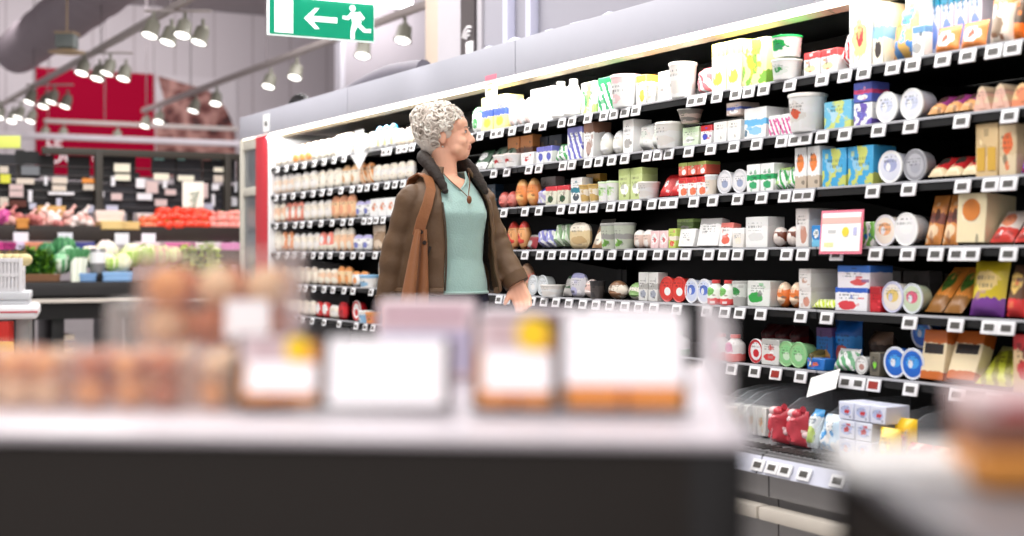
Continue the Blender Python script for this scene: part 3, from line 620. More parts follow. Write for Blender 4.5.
# ---------------------------------------------------------------- far left: rows of upright packs on every shelf
far = [
    [(273, 291, 3, 19, 'pack', 'cream upright pack', CR, OW), (291, 310, 3, 19, 'pack', 'pale orange upright pack', (248, 222, 190), OR), (310, 336, 4, 20, 'pack', 'ivory upright pack', (252, 246, 228), CR), (336, 350, 2, 22, 'carton', 'tall white carton by the paper arrow', WH, CR),
     (350, 374, 3, 19, 'pack', 'white upright pack with pale print', WH, (232, 226, 214)), (374, 394, 3, 24, 'pack', 'cream upright pack with blue top', WH, (60, 150, 215), LY), (394, 420, 3, 18, 'pack', 'buff upright pack', (246, 232, 206), CR)],
    [(273, 292, 3, 20, 'pack', 'pale peach upright pack', (250, 224, 200), OW), (292, 316, 3, 20, 'pack', 'cream upright pack', CR, OW), (316, 340, 3, 20, 'pack', 'ivory upright pack', (252, 246, 230), CR), (340, 358, 2, 22, 'pack', 'tan topped upright pack', CR, (226, 180, 130)), (358, 372, 2, 22, 'pack', 'orange striped upright pack', (248, 226, 196), OR, None, 'stripe'),
     (372, 412, 5, 19, 'pack', 'off white upright pack', OW, CR)],
    [(273, 284, 2, 20, 'pack', 'peach upright pack', (248, 206, 172), CR), (284, 302, 3, 20, 'pack', 'salmon pink upright pack', (240, 150, 130), CR, WH, 'blob'), (302, 330, 4, 20, 'pack', 'cream upright pack', CR, OW), (330, 354, 3, 24, 'pack', 'light orange upright pack', (250, 206, 160), (240, 170, 130)), (354, 370, 2, 17, 'pack', 'white and lilac upright pack', WH, LV, (120, 130, 200)), (370, 395, 3, 18, 'carton', 'small white carton with grey print', WH, OW, SA, 'blob')],
    [(273, 280, 1, 22, 'pack', 'ivory upright pack', (252, 246, 230), CR), (280, 292, 2, 21, 'pack', 'rusty orange upright pack', (236, 158, 110), CR, None, 'blob'), (292, 318, 4, 19, 'pack', 'cream upright pack', CR, OW), (318, 332, 2, 20, 'pack', 'coral pink upright pack', (240, 140, 124), CR, WH, 'base'), (332, 352, 3, 24, 'pack', 'peach upright pack', (248, 204, 166), CR), (352, 370, 2, 17, 'pack', 'white and lilac upright pack', WH, LV, (120, 130, 200)), (370, 384, 1, 26, 'pouch', 'brown tied pouch', (170, 140, 110), BE), (384, 394, 1, 15, 'carton', 'small cream carton', CR, OW)],
    [(281, 316, 5, 18, 'pack', 'cream upright pack with pale print', CR, (230, 214, 196)), (316, 336, 3, 17, 'pack', 'peach upright pack', (248, 210, 176), CR), (336, 350, 2, 20, 'pack', 'light orange upright pack', (248, 216, 170), OR), (350, 366, 2, 16, 'pack', 'white and orange upright pack', WH, OR), (366, 376, 1, 13, 'tub', 'small white and blue tub', WH, LB), (376, 388, 1, 26, 'pouch', 'beige upright pouch', BE, OW)],
    [(280, 314, 5, 16, 'pack', 'ivory upright pack', (250, 240, 226), CR), (314, 328, 2, 16, 'pack', 'red and white upright pack', (222, 60, 60), WH, WH, 'blob'), (328, 337, 1, 14, 'pack', 'pale cream upright pack', CR, OW), (337, 345, 1, 18, 'pack', 'bright red upright pack', (214, 36, 44), (180, 30, 40)), (349, 362, 1, 21, 'disc', 'white round tub with red centre', WH, RD, RD, 'ring'), (363, 370, 1, 12, 'tub', 'small light blue tub', LB, WH), (370, 377, 1, 11, 'tub', 'small orange tub', SA, OR)]]
for si, rows in enumerate(far):
    for a in rows: run(si, *a, d=.03)
# ---------------------------------------------------------------- top shelf
run(0, 470, 481, 1, 26, 'pack', 'white and green upright pack', WH, GR)
run(0, 481, 506, 2, 34, 'carton', 'yellow and cream carton with blue band', LY, (70, 100, 200), YE, 'mid', d=.1)
run(0, 507, 530, 3, 27, 'pack', 'white upright pack with pale pink print', WH, (244, 220, 214)); run(0, 530, 553, 2, 34, 'carton', 'tall white carton with pale print', WH, (238, 240, 230), (222, 230, 200), 'blob')
run(0, 555, 580, 2, 37, 'slim', 'slim white bottle', WH, OW); run(0, 580, 596, 1, 32, 'carton', 'white carton with green patches', WH, GR, LG, 'patch')
run(0, 597, 616, 1, 34, 'carton', 'white carton with dark green checks', WH, (30, 150, 90), None, 'stripe'); run(0, 617, 636, 1, 32, 'tub', 'white tub with pink lid', WH, (250, 220, 220)); run(0, 636, 646, 1, 30, 'carton', 'amber topped narrow carton', WH, (246, 190, 80))
run(0, 648, 656, 1, 18, 'cup', 'small white cup', WH, CR); run(0, 657, 673, 1, 30, 'carton', 'plain white carton', WH, OW); run(0, 674, 692, 1, 35, 'tub', 'round white tub', WH, OW); run(0, 693, 708, 1, 28, 'pouch', 'white and pink pouch', WH, (238, 130, 140), None, 'stripe')
run(0, 711, 742, 2, 49, 'carton', 'large cream and yellow carton', (252, 246, 214), (240, 226, 120), (190, 210, 80), 'band', d=.12); run(0, 742, 767, 1, 47, 'carton', 'yellow and green carton', LY, (206, 190, 60), (130, 180, 70), 'patch', d=.1)
run(0, 776, 798, 1, 20, 'tub', 'white tub with green print', WH, (232, 240, 232), GR, 'blob'); 
run(0, 776, 798, 1, 21, 'tub', 'white tub with bright green lid stacked on another', WH, (30, 190, 90), (60, 160, 110), 'blob', up=.079)
run(0, 803, 838, 2, 24, 'carton', 'low white carton with red edge', WH, (230, 80, 80), (220, 235, 170), 'band', d=.12)
run(0, 837, 849, 1, 38, 'pouch', 'white pouch with red and blue print', WH, RD, NB, 'stripe', tilt=14); run(0, 848, 872, 1, 66, 'carton', 'tall white carton with red swirl', WH, (250, 226, 150), (206, 70, 70), 'blob', d=.07)
run(0, 872, 884, 1, 62, 'carton', 'narrow carton with pale blue panels', (250, 244, 220), LB, CH, 'mid'); run(0, 884, 912, 1, 56, 'pouch', 'orange and yellow pouch with blue patch', (250, 200, 110), (246, 150, 90), (90, 150, 220), 'patch', tilt=14)
run(0, 904, 926, 1, 82, 'carton', 'tall white and blue carton', WH, (110, 190, 235), LY, 'base', d=.06, back=.05); run(0, 911, 925, 1, 32, 'carton', 'small grey carton with blue square', (238, 236, 232), (110, 160, 205), GY, 'band', d=.035)
run(0, 926, 982, 4, 68, 'carton', 'tall teal carton with lilac front and yellow edge', (206, 200, 214), (20, 140, 176), (120, 140, 200), 'band', d=.06, back=.08)
run(0, 929, 982, 2, 27, 'pouch', 'orange and white pouch in front of teal cartons', (246, 150, 80), WH, (240, 90, 60), 'blob', d=.04, tilt=12)
run(0, 984, 1008, 1, 54, 'pouch', 'white and orange bread pouch', (250, 236, 220), (240, 140, 70), (150, 130, 110), 'band', d=.05, tilt=8); run(0, 1008, 1032, 2, 50, 'pouch', 'brown stick pouch with orange base', (92, 78, 66), (240, 130, 50), (120, 96, 76), 'base', d=.05, tilt=10)
# ---------------------------------------------------------------- second shelf
run(1, 470, 484, 1, 20, 'flat', 'dark green slanted pack', (60, 100, 70), WH, None, 'base', tilt=30); run(1, 484, 506, 2, 22, 'flat', 'grey green slanted pack', (150, 170, 150), (232, 236, 226), DG, 'base', tilt=35)
run(1, 507, 533, 2, 32, 'carton', 'tall orange brown carton', (226, 150, 84), BR, (90, 80, 76), 'mid', d=.05, back=.06); run(1, 498, 520, 2, 13, 'tub', 'low white tub with red print', WH, (250, 236, 230), RD, 'blob', d=.05); run(1, 520, 534, 1, 13, 'carton', 'low white carton with red print', WH, WH, RD, 'blob', d=.05)
run(1, 535, 562, 2, 30, 'carton', 'dark brown carton at the back', (78, 64, 52), (60, 70, 84), (110, 96, 80), d=.06, back=.1); run(1, 536, 552, 2, 17, 'carton', 'small white and blue carton', WH, (120, 120, 200), (90, 100, 190), d=.05); run(1, 552, 566, 1, 17, 'flat', 'white and green slanted pack', WH, GR, None, 'stripe', tilt=25)
run(1, 567, 582, 1, 33, 'carton', 'tall violet and white carton', WH, (110, 110, 200), (140, 140, 210), 'stripe'); run(1, 583, 594, 1, 36, 'carton', 'tall white carton with brown patch', WH, (150, 110, 90), (190, 160, 150)); run(1, 595, 620, 2, 25, 'ham', 'round white wrapped cheese', (250, 248, 236), WH)
run(1, 622, 634, 1, 34, 'carton', 'tall white carton with grey print', WH, OW, GY); run(1, 634, 660, 2, 28, 'pouch', 'plain white pouch', WH, OW, (220, 226, 216), 'blob', tilt=8); run(1, 661, 680, 1, 26, 'tub', 'large white tub', WH, OW)
run(1, 682, 699, 1, 19, 'carton', 'pale green carton under a beige cup', (226, 240, 214), (206, 232, 190), WH); run(1, 682, 699, 1, 14, 'cup', 'beige cup with grey lid on a pale green carton', (196, 178, 166), (120, 116, 110), up=.086)
run(1, 700, 712, 1, 19, 'carton', 'white carton with red edge and blue letter shape', WH, RD, (70, 80, 200), 'band'); run(1, 713, 741, 2, 21, 'carton', 'plain white low carton', WH, OW, OW); run(1, 726, 741, 1, 13, 'carton', 'small beige and blue carton on white cartons', (216, 196, 184), (90, 110, 190), WH, 'mid', up=.095)
run(1, 743, 767, 1, 31, 'carton', 'white carton with light blue ribbon stripe', WH, (110, 190, 236), (150, 206, 240), 'mid', text=False); run(1, 768, 793, 2, 21, 'carton', 'pink and white striped carton', WH, MG, WH, 'stripe', d=.06); run(1, 768, 792, 1, 30, 'carton', 'white carton behind the pink striped ones', OW, GY, WH, d=.05, back=.08)
run(1, 794, 822, 1, 38, 'tub', 'tall white drum with red band', WH, (236, 232, 226), (230, 100, 70), 'blob'); run(1, 823, 852, 1, 28, 'carton', 'blue carton with yellow and green pattern', (120, 200, 230), (186, 224, 240), (214, 226, 130), 'patch', d=.1)
run(1, 853, 872, 1, 23, 'carton', 'violet and white carton under another', WH, (120, 120, 210), (120, 100, 190), 'patch', d=.08); run(1, 853, 872, 1, 20, 'carton', 'violet and pink carton stacked on another', (96, 110, 200), (226, 80, 130), WH, 'mid', d=.08, up=.077)
run(1, 873, 923, 2, 32, 'disc', 'white round tub lying with its lid forward', WH, (238, 240, 248), (214, 220, 240), 'lid', dd=.07); run(1, 925, 972, 3, 18, 'flat', 'slanted purple and orange pack', (170, 70, 140), (240, 180, 120), (90, 60, 60), 'base', tilt=52)
run(1, 973, 1010, 2, 26, 'wedge', 'beige cheese wedge in film', (232, 208, 176), (236, 190, 170), None, 'base', d=.09); run(1, 1011, 1034, 1, 24, 'round', 'peach half wheel of cheese', (246, 206, 150), (240, 150, 110), None, 'base')
# ---------------------------------------------------------------- third shelf
run(2, 484, 493, 1, 11, 'tub', 'small white tub', WH, LB); run(2, 484, 496, 1, 26, 'carton', 'dark blue carton at the back', (60, 84, 104), (40, 60, 80), GY, back=.08, d=.05); run(2, 495, 511, 2, 17, 'ham', 'small pink wrapped ham', (230, 140, 130), (226, 110, 100)); run(2, 511, 534, 2, 29, 'ham', 'large orange wrapped ham', (242, 150, 84), (250, 190, 120))
run(2, 535, 544, 1, 18, 'pouch', 'lilac and white pouch', LV, WH, (90, 90, 190), 'stripe'); run(2, 540, 556, 1, 30, 'carton', 'grey film carton at the back', (130, 130, 140), GY, DK, back=.08, d=.05); run(2, 545, 569, 2, 19, 'carton', 'dark green bottle print carton with red top', (226, 226, 206), (214, 50, 60), (34, 80, 44), 'band', d=.08)
run(2, 570, 582, 1, 26, 'carton', 'teal and white carton', WH, (40, 130, 150), (70, 80, 90), 'mid', d=.06); run(2, 582, 600, 2, 18, 'cup', 'cream cup with gold lid', CR, (214, 180, 110)); run(2, 586, 600, 1, 30, 'carton', 'gold framed carton at the back', (110, 90, 50), (206, 160, 70), DK, back=.07, d=.04)
run(2, 601, 618, 2, 20, 'tub', 'white tub with green print', WH, (220, 240, 200), (110, 200, 60), 'blob'); run(2, 618, 642, 2, 32, 'carton', 'pale green carton', (206, 220, 150), (190, 206, 130), WH, 'band', d=.08); run(2, 642, 656, 1, 17, 'tub', 'squat white tub', WH, OW)
run(2, 656, 678, 2, 22, 'flat', 'red pack with white circle', (216, 40, 44), (226, 70, 66), WH, 'blob', tilt=30); run(2, 678, 706, 3, 19, 'carton', 'red and white carton', WH, (220, 50, 50), (240, 130, 90), 'band', d=.07); run(2, 678, 706, 3, 13, 'carton', 'green topped carton stacked on red ones', (240, 110, 90), (170, 180, 90), WH, 'band', d=.07, up=.081)
run(2, 707, 716, 1, 20, 'tub', 'cream tub', (250, 238, 220), WH); run(2, 716, 746, 2, 24, 'disc', 'pale round tub on its side', (240, 238, 240), (222, 222, 226), (160, 170, 200), 'ring')
run(2, 746, 774, 2, 28, 'carton', 'white carton with green band', WH, (40, 170, 100), (60, 170, 110), 'mid', d=.09); run(2, 770, 794, 2, 22, 'pouch', 'green and white striped pouch', WH, (50, 170, 80), LG, 'stripe', tilt=18, d=.04)
run(2, 794, 820, 2, 42, 'carton', 'tall white carton with orange and green print', WH, (206, 190, 170), (246, 140, 70), 'base', d=.07); run(2, 821, 874, 2, 39, 'carton', 'blue carton with yellow and lime pattern', (70, 170, 220), (150, 206, 236), (206, 214, 110), 'patch', d=.1)
run(2, 876, 902, 1, 33, 'disc', 'white round tub with pale violet lid', WH, (226, 228, 240), (170, 176, 214), 'lid', dd=.06); run(2, 903, 924, 1, 33, 'disc', 'clear grey round tub on its side', (186, 186, 192), (150, 150, 156), (170, 170, 180), 'ring', dd=.05)
run(2, 902, 930, 1, 29, 'tub', 'dark clear tub at the back', (70, 70, 76), (100, 104, 120), back=.14); run(2, 925, 975, 3, 20, 'flat', 'slanted red and black pack with cream base', (190, 40, 44), (240, 220, 180), (50, 44, 40), 'base', tilt=52)
run(2, 975, 998, 1, 54, 'carton', 'tall kraft carton with two bottle windows', KR, (206, 176, 128), KR, 'plain', d=.06, window=1, text=False); run(2, 998, 1017, 1, 52, 'carton', 'tall kraft carton with orange print', (214, 190, 150), (226, 206, 170), (226, 110, 60), 'base', d=.06); run(2, 1017, 1034, 1, 22, 'flat', 'violet and red pack', (110, 80, 190), RD, WH, 'stripe', tilt=20)
# ---------------------------------------------------------------- fourth shelf
run(3, 503, 523, 2, 29, 'ham', 'large tan wrapped ham', (240, 176, 116), (222, 70, 60)); run(3, 524, 534, 1, 14, 'flat', 'small maroon pack', (150, 50, 56), GY, None, 'band', tilt=20); run(3, 534, 549, 2, 18, 'pouch', 'violet and white triangular pouch', (150, 150, 220), WH, NB, 'stripe', tilt=15)
run(3, 549, 565, 2, 23, 'pouch', 'green leaf pouch', (150, 190, 140), (230, 240, 224), DG, 'stripe', tilt=20); run(3, 566, 588, 1, 27, 'pack', 'large beige upright pack', (228, 206, 160), CR, (200, 170, 120), d=.03); run(3, 589, 604, 1, 29, 'flat', 'tan and grey slanted pack', (190, 150, 110), (120, 116, 110), CR, 'band', tilt=22)
run(3, 605, 632, 2, 26, 'tub', 'clear tub with green band', (206, 214, 196), (170, 170, 166), (120, 190, 60), 'mid'); run(3, 632, 650, 2, 19, 'pack', 'pinkish beige upright pack', (230, 204, 190), OW); run(3, 650, 668, 2, 18, 'carton', 'pale pink carton', (246, 214, 214), WH, (226, 120, 120), 'blob', d=.06); run(3, 668, 676, 1, 20, 'carton', 'lime and cream carton', (206, 226, 110), CR, (230, 90, 60), 'mid', d=.05)
run(3, 677, 694, 1, 18, 'carton', 'tilted white carton', WH, WH, OW, tilt=10, d=.04); run(3, 676, 694, 1, 12, 'carton', 'small olive green carton at the back', (120, 150, 80), LG, GY, up=.07, back=.06, d=.05); run(3, 696, 718, 1, 28, 'carton', 'tilted white carton with grey top', WH, (190, 188, 186), WH, tilt=12, d=.04)
run(3, 718, 731, 1, 24, 'carton', 'white carton with coral print', WH, (236, 130, 120), (230, 110, 90), 'band', tilt=8, d=.04); run(3, 732, 744, 1, 20, 'carton', 'plain ivory carton', OW, WH, CR, d=.05); run(3, 745, 768, 1, 31, 'carton', 'large white carton with faint print', WH, (238, 238, 236), (232, 232, 230), 'band', d=.08)
run(3, 768, 795, 2, 21, 'salami', 'brown salami with oval white label', (124, 66, 46), (244, 232, 224)); run(3, 795, 809, 1, 39, 'carton', 'tall white carton with small pictures', (240, 236, 232), (222, 214, 210), (206, 150, 130), 'band', d=.13); run(3, 811, 821, 1, 22, 'carton', 'bright blue carton', (50, 140, 214), (120, 200, 236), WH, 'base', d=.05)
run(3, 861, 874, 1, 25, 'carton', 'green and blue carton beside the promo card', (120, 190, 80), BL, WH, 'patch', d=.06); run(3, 875, 892, 1, 32, 'disc', 'round tub with blue and peach lid', (240, 236, 240), (250, 236, 220), (246, 180, 130), 'lid', dd=.06); run(3, 893, 916, 1, 34, 'disc', 'plain white round lid tub', WH, (246, 244, 244), WH, 'lid', dd=.06)
run(3, 921, 955, 2, 50, 'flat', 'orange brown window pack', (216, 140, 70), (130, 66, 50), (240, 210, 170), 'mid', tilt=16, d=.03); run(3, 955, 985, 1, 50, 'carton', 'cream carton with orange disc', (244, 228, 186), (246, 232, 196), (244, 228, 186), 'plain', d=.13, disc=1, tilt=4); run(3, 986, 1036, 2, 32, 'flat', 'red and white slanted pouch', (240, 226, 216), (214, 60, 50), (240, 150, 110), 'base', tilt=40, d=.03)
# ---------------------------------------------------------------- fifth shelf
run(4, 514, 528, 1, 32, 'ham', 'pink wrapped ham', (226, 130, 116), (190, 150, 120)) ; run(4, 527, 546, 2, 21, 'disc', 'small pale round tub', (226, 232, 236), (200, 206, 206), WH, 'ring'); run(4, 546, 560, 1, 12, 'tub', 'low white tub', WH, OW); run(4, 560, 569, 1, 20, 'flat', 'dark green upright pack', (60, 90, 64), GY, None, 'base', tilt=20)
run(4, 567, 584, 1, 25, 'pack', 'grey pack with white and violet label', (214, 212, 216), (150, 150, 190), (190, 190, 226), d=.03); run(4, 578, 593, 1, 19, 'ham', 'pale pink wrapped ham', (236, 200, 190), (244, 230, 224)); run(4, 593, 602, 1, 18, 'tub', 'charcoal tub', (80, 74, 72), DK); run(4, 601, 622, 1, 19, 'ham', 'white wrapped roll with brown label', (242, 232, 216), (150, 110, 80)); run(4, 622, 640, 1, 18, 'ham', 'cream wrapped roll with green label', (244, 240, 224), (150, 190, 120))
run(4, 638, 658, 2, 29, 'carton', 'grey and white carton', (226, 226, 222), GY, (160, 166, 180), 'mid', d=.05); run(4, 660, 684, 2, 26, 'disc', 'red ringed round tub', (226, 60, 50), (214, 60, 54), WH, 'ring', dd=.05); run(4, 684, 709, 2, 25, 'disc', 'white round tub with blue centre', (240, 242, 248), (214, 222, 244), (90, 120, 210), 'lid', dd=.05)
run(4, 710, 735, 2, 25, 'bottle', 'white bottle with red cap', (240, 246, 236), (226, 80, 80), (120, 190, 100), 'base'); run(4, 735, 747, 1, 25, 'tub', 'white tub with grey lid and green print', (240, 244, 238), (190, 190, 186), (60, 160, 80), 'base'); run(4, 747, 770, 1, 26, 'carton', 'white carton with green corner', (240, 244, 238), (230, 232, 226), (60, 170, 80), 'band', d=.07); run(4, 771, 797, 2, 26, 'ham', 'glossy orange wrapped ham', (240, 130, 60), (250, 220, 190))
run(4, 798, 811, 1, 22, 'carton', 'white carton with small picture', (240, 236, 232), (226, 220, 216), (214, 150, 130), 'band', d=.13); run(4, 798, 811, 1, 19, 'carton', 'white carton stacked on its twin', (240, 236, 232), (222, 216, 212), (200, 160, 140), 'band', d=.13, up=.073); run(4, 811, 832, 2, 8, 'flat', 'lime green low pack', (206, 226, 60), (240, 246, 200), None, 'stripe', tilt=50, d=.02)
run(4, 833, 869, 1, 24, 'carton', 'blue and white carton with red script', (246, 246, 250), (50, 100, 200), (226, 70, 80), 'band', d=.1); run(4, 836, 871, 1, 23, 'carton', 'blue and white carton stacked on its twin', (246, 240, 246), (60, 120, 210), (226, 90, 90), 'band', d=.1, up=.075); run(4, 869, 881, 1, 26, 'carton', 'plain red carton', (200, 32, 44), (180, 30, 40), (214, 50, 60), 'band', d=.05)
run(4, 881, 901, 1, 32, 'disc', 'white round tub with lilac dotted rim', (206, 206, 232), (244, 236, 226), (236, 206, 120), 'lid', dd=.06); run(4, 902, 919, 1, 31, 'disc', 'white round tub with pink and green lid', (226, 232, 236), (206, 220, 190), (226, 100, 130), 'lid', dd=.05); run(4, 921, 960, 2, 45, 'flat', 'slanted orange pasta pack', (236, 150, 60), (150, 100, 40), (80, 130, 50), 'base', tilt=42, d=.03)
run(4, 961, 1000, 1, 55, 'pouch', 'large yellow and violet pouch with bread picture', (214, 190, 40), (120, 60, 150), (240, 210, 140), 'base', d=.05, tilt=10); run(4, 1000, 1020, 1, 52, 'pouch', 'brown pouch with red and white base', (110, 80, 60), (226, 60, 60), (240, 200, 110), 'base', d=.05, tilt=14); run(4, 1020, 1040, 1, 50, 'pouch', 'red pouch with cream front', (206, 40, 44), (240, 226, 200), GR, 'base', d=.05, tilt=10)
run(4, 875, 930, 2, 40, 'carton', 'plain grey carton at the back', (110, 106, 104), (120, 116, 114), (100, 96, 94), 'band', d=.06, back=.2, text=False)
# ---------------------------------------------------------------- sixth shelf
run(5, 714, 743, 2, 27, 'bottle', 'white bottle with coral cap and pink print', (236, 234, 230), (226, 100, 90), (216, 80, 150), 'base'); run(5, 747, 762, 1, 25, 'disc', 'white round tub with red and blue lid', (240, 240, 242), (200, 40, 50), (206, 40, 50), 'ring', dd=.06); run(5, 761, 779, 1, 26, 'carton', 'white carton with grey top', (226, 226, 222), (190, 190, 186), (214, 60, 60), 'band', d=.06)
run(5, 779, 803, 2, 26, 'disc', 'green lidded round tub', (140, 206, 140), (150, 200, 140), (206, 230, 200), 'ring', dd=.06); run(5, 806, 814, 1, 20, 'pouch', 'olive and gold pouch', (150, 130, 60), (90, 80, 40), CR); run(5, 806, 825, 1, 12, 'carton', 'low blue carton with orange print', (40, 120, 206), (30, 100, 190), (230, 110, 80), 'blob', d=.05); run(5, 815, 833, 1, 42, 'carton', 'tall blue carton with dark red print', (30, 104, 176), (90, 60, 110), (190, 140, 80), 'band', d=.07, back=.05)
run(5, 829, 851, 1, 21, 'pouch', 'green and white pouch with white ribbon', (110, 180, 130), (244, 246, 244), WH, 'stripe', tilt=25, d=.04); run(5, 826, 856, 1, 50, 'pouch', 'large bright blue bag with red print', (30, 130, 206), (20, 90, 170), (200, 90, 80), 'band', d=.07, back=.06); run(5, 852, 868, 1, 19, 'disc', 'white and grey round tub on its side', (240, 240, 238), (206, 206, 204), (190, 140, 130), 'ring'); run(5, 869, 880, 1, 24, 'carton', 'dark carton with lime corner', (110, 104, 90), (70, 66, 60), (130, 220, 60), 'blob', d=.05)
run(5, 885, 920, 2, 32, 'disc', 'bright blue round tub', (226, 230, 240), (26, 104, 206), (70, 160, 235), 'lid', dd=.06); run(5, 912, 928, 1, 30, 'disc', 'bright blue round tub set on top behind', (226, 230, 240), (26, 104, 206), (70, 160, 235), 'lid', dd=.05, up=.095, back=.07)
run(5, 918, 944, 1, 50, 'carton', 'orange and cream pack with black label', (240, 222, 184), (200, 104, 40), (40, 36, 36), 'cheese', d=.06, tilt=8); run(5, 945, 974, 1, 48, 'carton', 'tilted orange and cream pack with black label', (240, 222, 184), (200, 104, 40), (40, 36, 36), 'cheese', d=.05, tilt=22); run(5, 971, 1010, 1, 36, 'flat', 'slanted lime green bag', (206, 214, 60), (150, 150, 50), (230, 226, 150), 'stripe', tilt=48, d=.03); run(5, 1012, 1036, 1, 58, 'carton', 'red and kraft carton', (226, 196, 150), (206, 44, 50), (206, 60, 60), 'band', d=.08)
run(5, 862, 884, 1, 40, 'pouch', 'dark brown pouch at the back', (80, 60, 50), (150, 120, 100), CH, back=.12); run(5, 757, 800, 3, 36, 'pouch', 'dark red pouch at the back', (120, 26, 34), (80, 30, 34), CH, back=.16)
run(5, 470, 520, 3, 20, 'tub', 'white tub with light blue lid', WH, LB); run(5, 525, 570, 3, 24, 'carton', 'cream carton with brown oval', CR, TN, BR, 'blob', d=.07); run(5, 575, 620, 2, 26, 'disc', 'white round tub with coral lid', WH, (240, 190, 180), SA, 'lid', dd=.05); run(5, 624, 664, 2, 24, 'ham', 'peach wrapped ham', (240, 180, 140), WH); run(5, 668, 686, 1, 24, 'bottle', 'white bottle with green cap', WH, GR, LG, 'base')
# ---------------------------------------------------------------- bottom deck
run(6, 560, 620, 4, 26, 'carton', 'pale blue and white carton', WH, LB, NB, 'band', d=.08); run(6, 625, 670, 2, 26, 'pouch', 'white and green glossy bag', WH, GR, LG, 'patch', d=.06, tilt=12, lump=.2); run(6, 675, 722, 3, 26, 'carton', 'cream carton with orange circle', CR, OR, SA, 'blob', d=.08)
run(6, 729, 766, 4, 28, 'carton', 'white carton with small leaf picture', (238, 236, 230), (226, 226, 214), (220, 170, 120), 'blob', d=.05, back=.1); run(6, 763, 800, 2, 36, 'net', 'red net bag of small cheeses', (196, 66, 78), (236, 206, 208)); run(6, 801, 812, 1, 38, 'pouch', 'white pouch with blue corner', (236, 240, 240), (60, 150, 210), (190, 210, 120), 'band', d=.05, tilt=15, lump=.2); run(6, 812, 836, 1, 36, 'pouch', 'crumpled white and blue bag', (206, 226, 240), (60, 150, 214), WH, 'patch', d=.06, lump=.25, tilt=12)
run(6, 838, 872, 2, 19, 'carton', 'white carton with blue print and red figure', (226, 230, 248), (190, 200, 240), (206, 44, 54), 'blob', d=.1); run(6, 838, 872, 2, 18, 'carton', 'middle white carton with blue print in stack', (232, 236, 250), (196, 206, 242), (206, 60, 64), 'blob', d=.1, up=.0605); run(6, 838, 886, 3, 18, 'carton', 'topmost white carton with blue print in stack', (226, 230, 248), (186, 198, 238), (206, 44, 54), 'blob', d=.1, up=.1195)
run(6, 873, 896, 1, 38, 'pouch', 'yellow bag with pale oval', (248, 210, 40), (240, 190, 30), (240, 236, 190), 'blob', d=.05, back=-.03, lump=.12); run(6, 888, 912, 1, 46, 'pouch', 'tall yellow bag with red print', (250, 206, 40), (246, 196, 30), (226, 70, 40), 'blob', d=.05, back=.04, lump=.15); run(6, 898, 946, 2, 24, 'pouch', 'red glossy bag', (214, 40, 44), (240, 90, 90), (250, 200, 190), 'patch', d=.06, lump=.25, tilt=15, back=-.02)
run(6, 948, 1040, 4, 30, 'carton', 'brown paper carton', (150, 120, 96), (120, 90, 70), (170, 140, 110), 'band', d=.09)
finish()
# clear dividers on the deck, parts of the bays
for px in (738, 748, 757, 766, 800, 842, 905, 925):
    t = t_at(px, 0); k = bay_of(t); root, tm, shelves, dr, xs, xr = bays[k]
    s = MB(); pts = [(-.13, 0), (.3, 0), (.3, .17), (.1, .17), (.0, .155), (-.08, .11), (-.125, .05)]
    s.add([(0, p[0], p[1]) for p in pts] + [(.003, p[0], p[1]) for p in pts], [tuple(range(7)), tuple(range(13, 6, -1))] + [(i, 7 + i, 7 + (i + 1) % 7, (i + 1) % 7) for i in range(7)])
    s.obj('divider', clear('clear_acrylic', (230, 235, 240), .12), root, (-(t - tm), 0, DZ + .001), smooth=0)
# promo cards hung on the shelf edges
def hang(px, py, wpx, hpx, rot, name, label, mats, build, b=-.03):
    t = t_at(px, b); Y = depth_at(px, b); z = CAMZ + (HY - py) / F * Y; cosf = (.4724 * F + .8814 * (px - CX)) / F
    w = wpx / F * Y / cosf; h = hpx / F * Y; s = MB(); build(s, w, h)
    o = s.obj(name, mats, loc=CP(t, b, z), rz=RZ, smooth=0); o.rotation_euler = (rot[0], rot[1], RZ); return tag(o, label, 'sign')
def promo(s, w, h):
    s.box(-w / 2, w / 2, 0, .003, -h / 2, h / 2, 1); s.box(-w * .46, w * .46, -.002, .0, -h * .44, h * .44, 0); s.box(-w * .46, w * .46, -.003, -.001, h * .2, h * .33, 2)
    s.lathe([(h * .11, 0), (h * .11, .002), (.001, .002)], 18, 3, TR(w * .12, -.002, 0) @ RX(PI / 2)); s.box(w * .3, w * .38, -.003, -.001, -h * .08, h * .1, 4); s.box(-w * .38, -w * .16, -.003, -.001, -h * .34, -h * .24, 5); s.box(-w * .3, -w * .12, -.003, -.001, -h * .02, h * .05, 6)
hang(841, 232, 42, 44, (-.08, 0, 0), 'promo_card', 'white promo card with pink border and yellow circle hung on fourth shelf', [paper, mat('pink_edge', (240, 130, 150), .5), mat('coral_bar', (244, 190, 180), .5), mat('yellow_dot', (240, 214, 70), .5), mat('lilac_bar', (190, 190, 226), .5), mat('pale_lime_bar', (226, 230, 170), .5), mat('grey_bar', (200, 200, 200), .5)], promo)
hang(823, 383, 30, 22, (-.5, -.28, 0), 'paper_flag', 'blank white paper flag tilted on the sixth shelf edge', [paper], lambda s, w, h: s.box(-w / 2, w / 2, 0, .002, -h / 2, h / 2), b=-.06)
def arrow(s, w, h): s.poly([(-w * .25, h / 2), (w * .25, h / 2), (w * .25, -h * .1), (w / 2, -h * .1), (0, -h / 2), (-w / 2, -h * .1), (-w * .25, -h * .1)], 0, .003)
hang(359, 150, 17, 40, (0, 0, 0), 'paper_arrow', 'white arrow sign pointing down from the top shelf, far left', [paper], arrow)
def wob(s, w, h):
    s.box(-w / 2, w / 2, 0, .003, -h / 2, h / 2, 0); s.box(-w / 2, w / 2, -.002, 0, h * .36, h / 2, 1); s.box(-w * .35, w * .1, -.002, 0, h * .05, h * .25, 2)
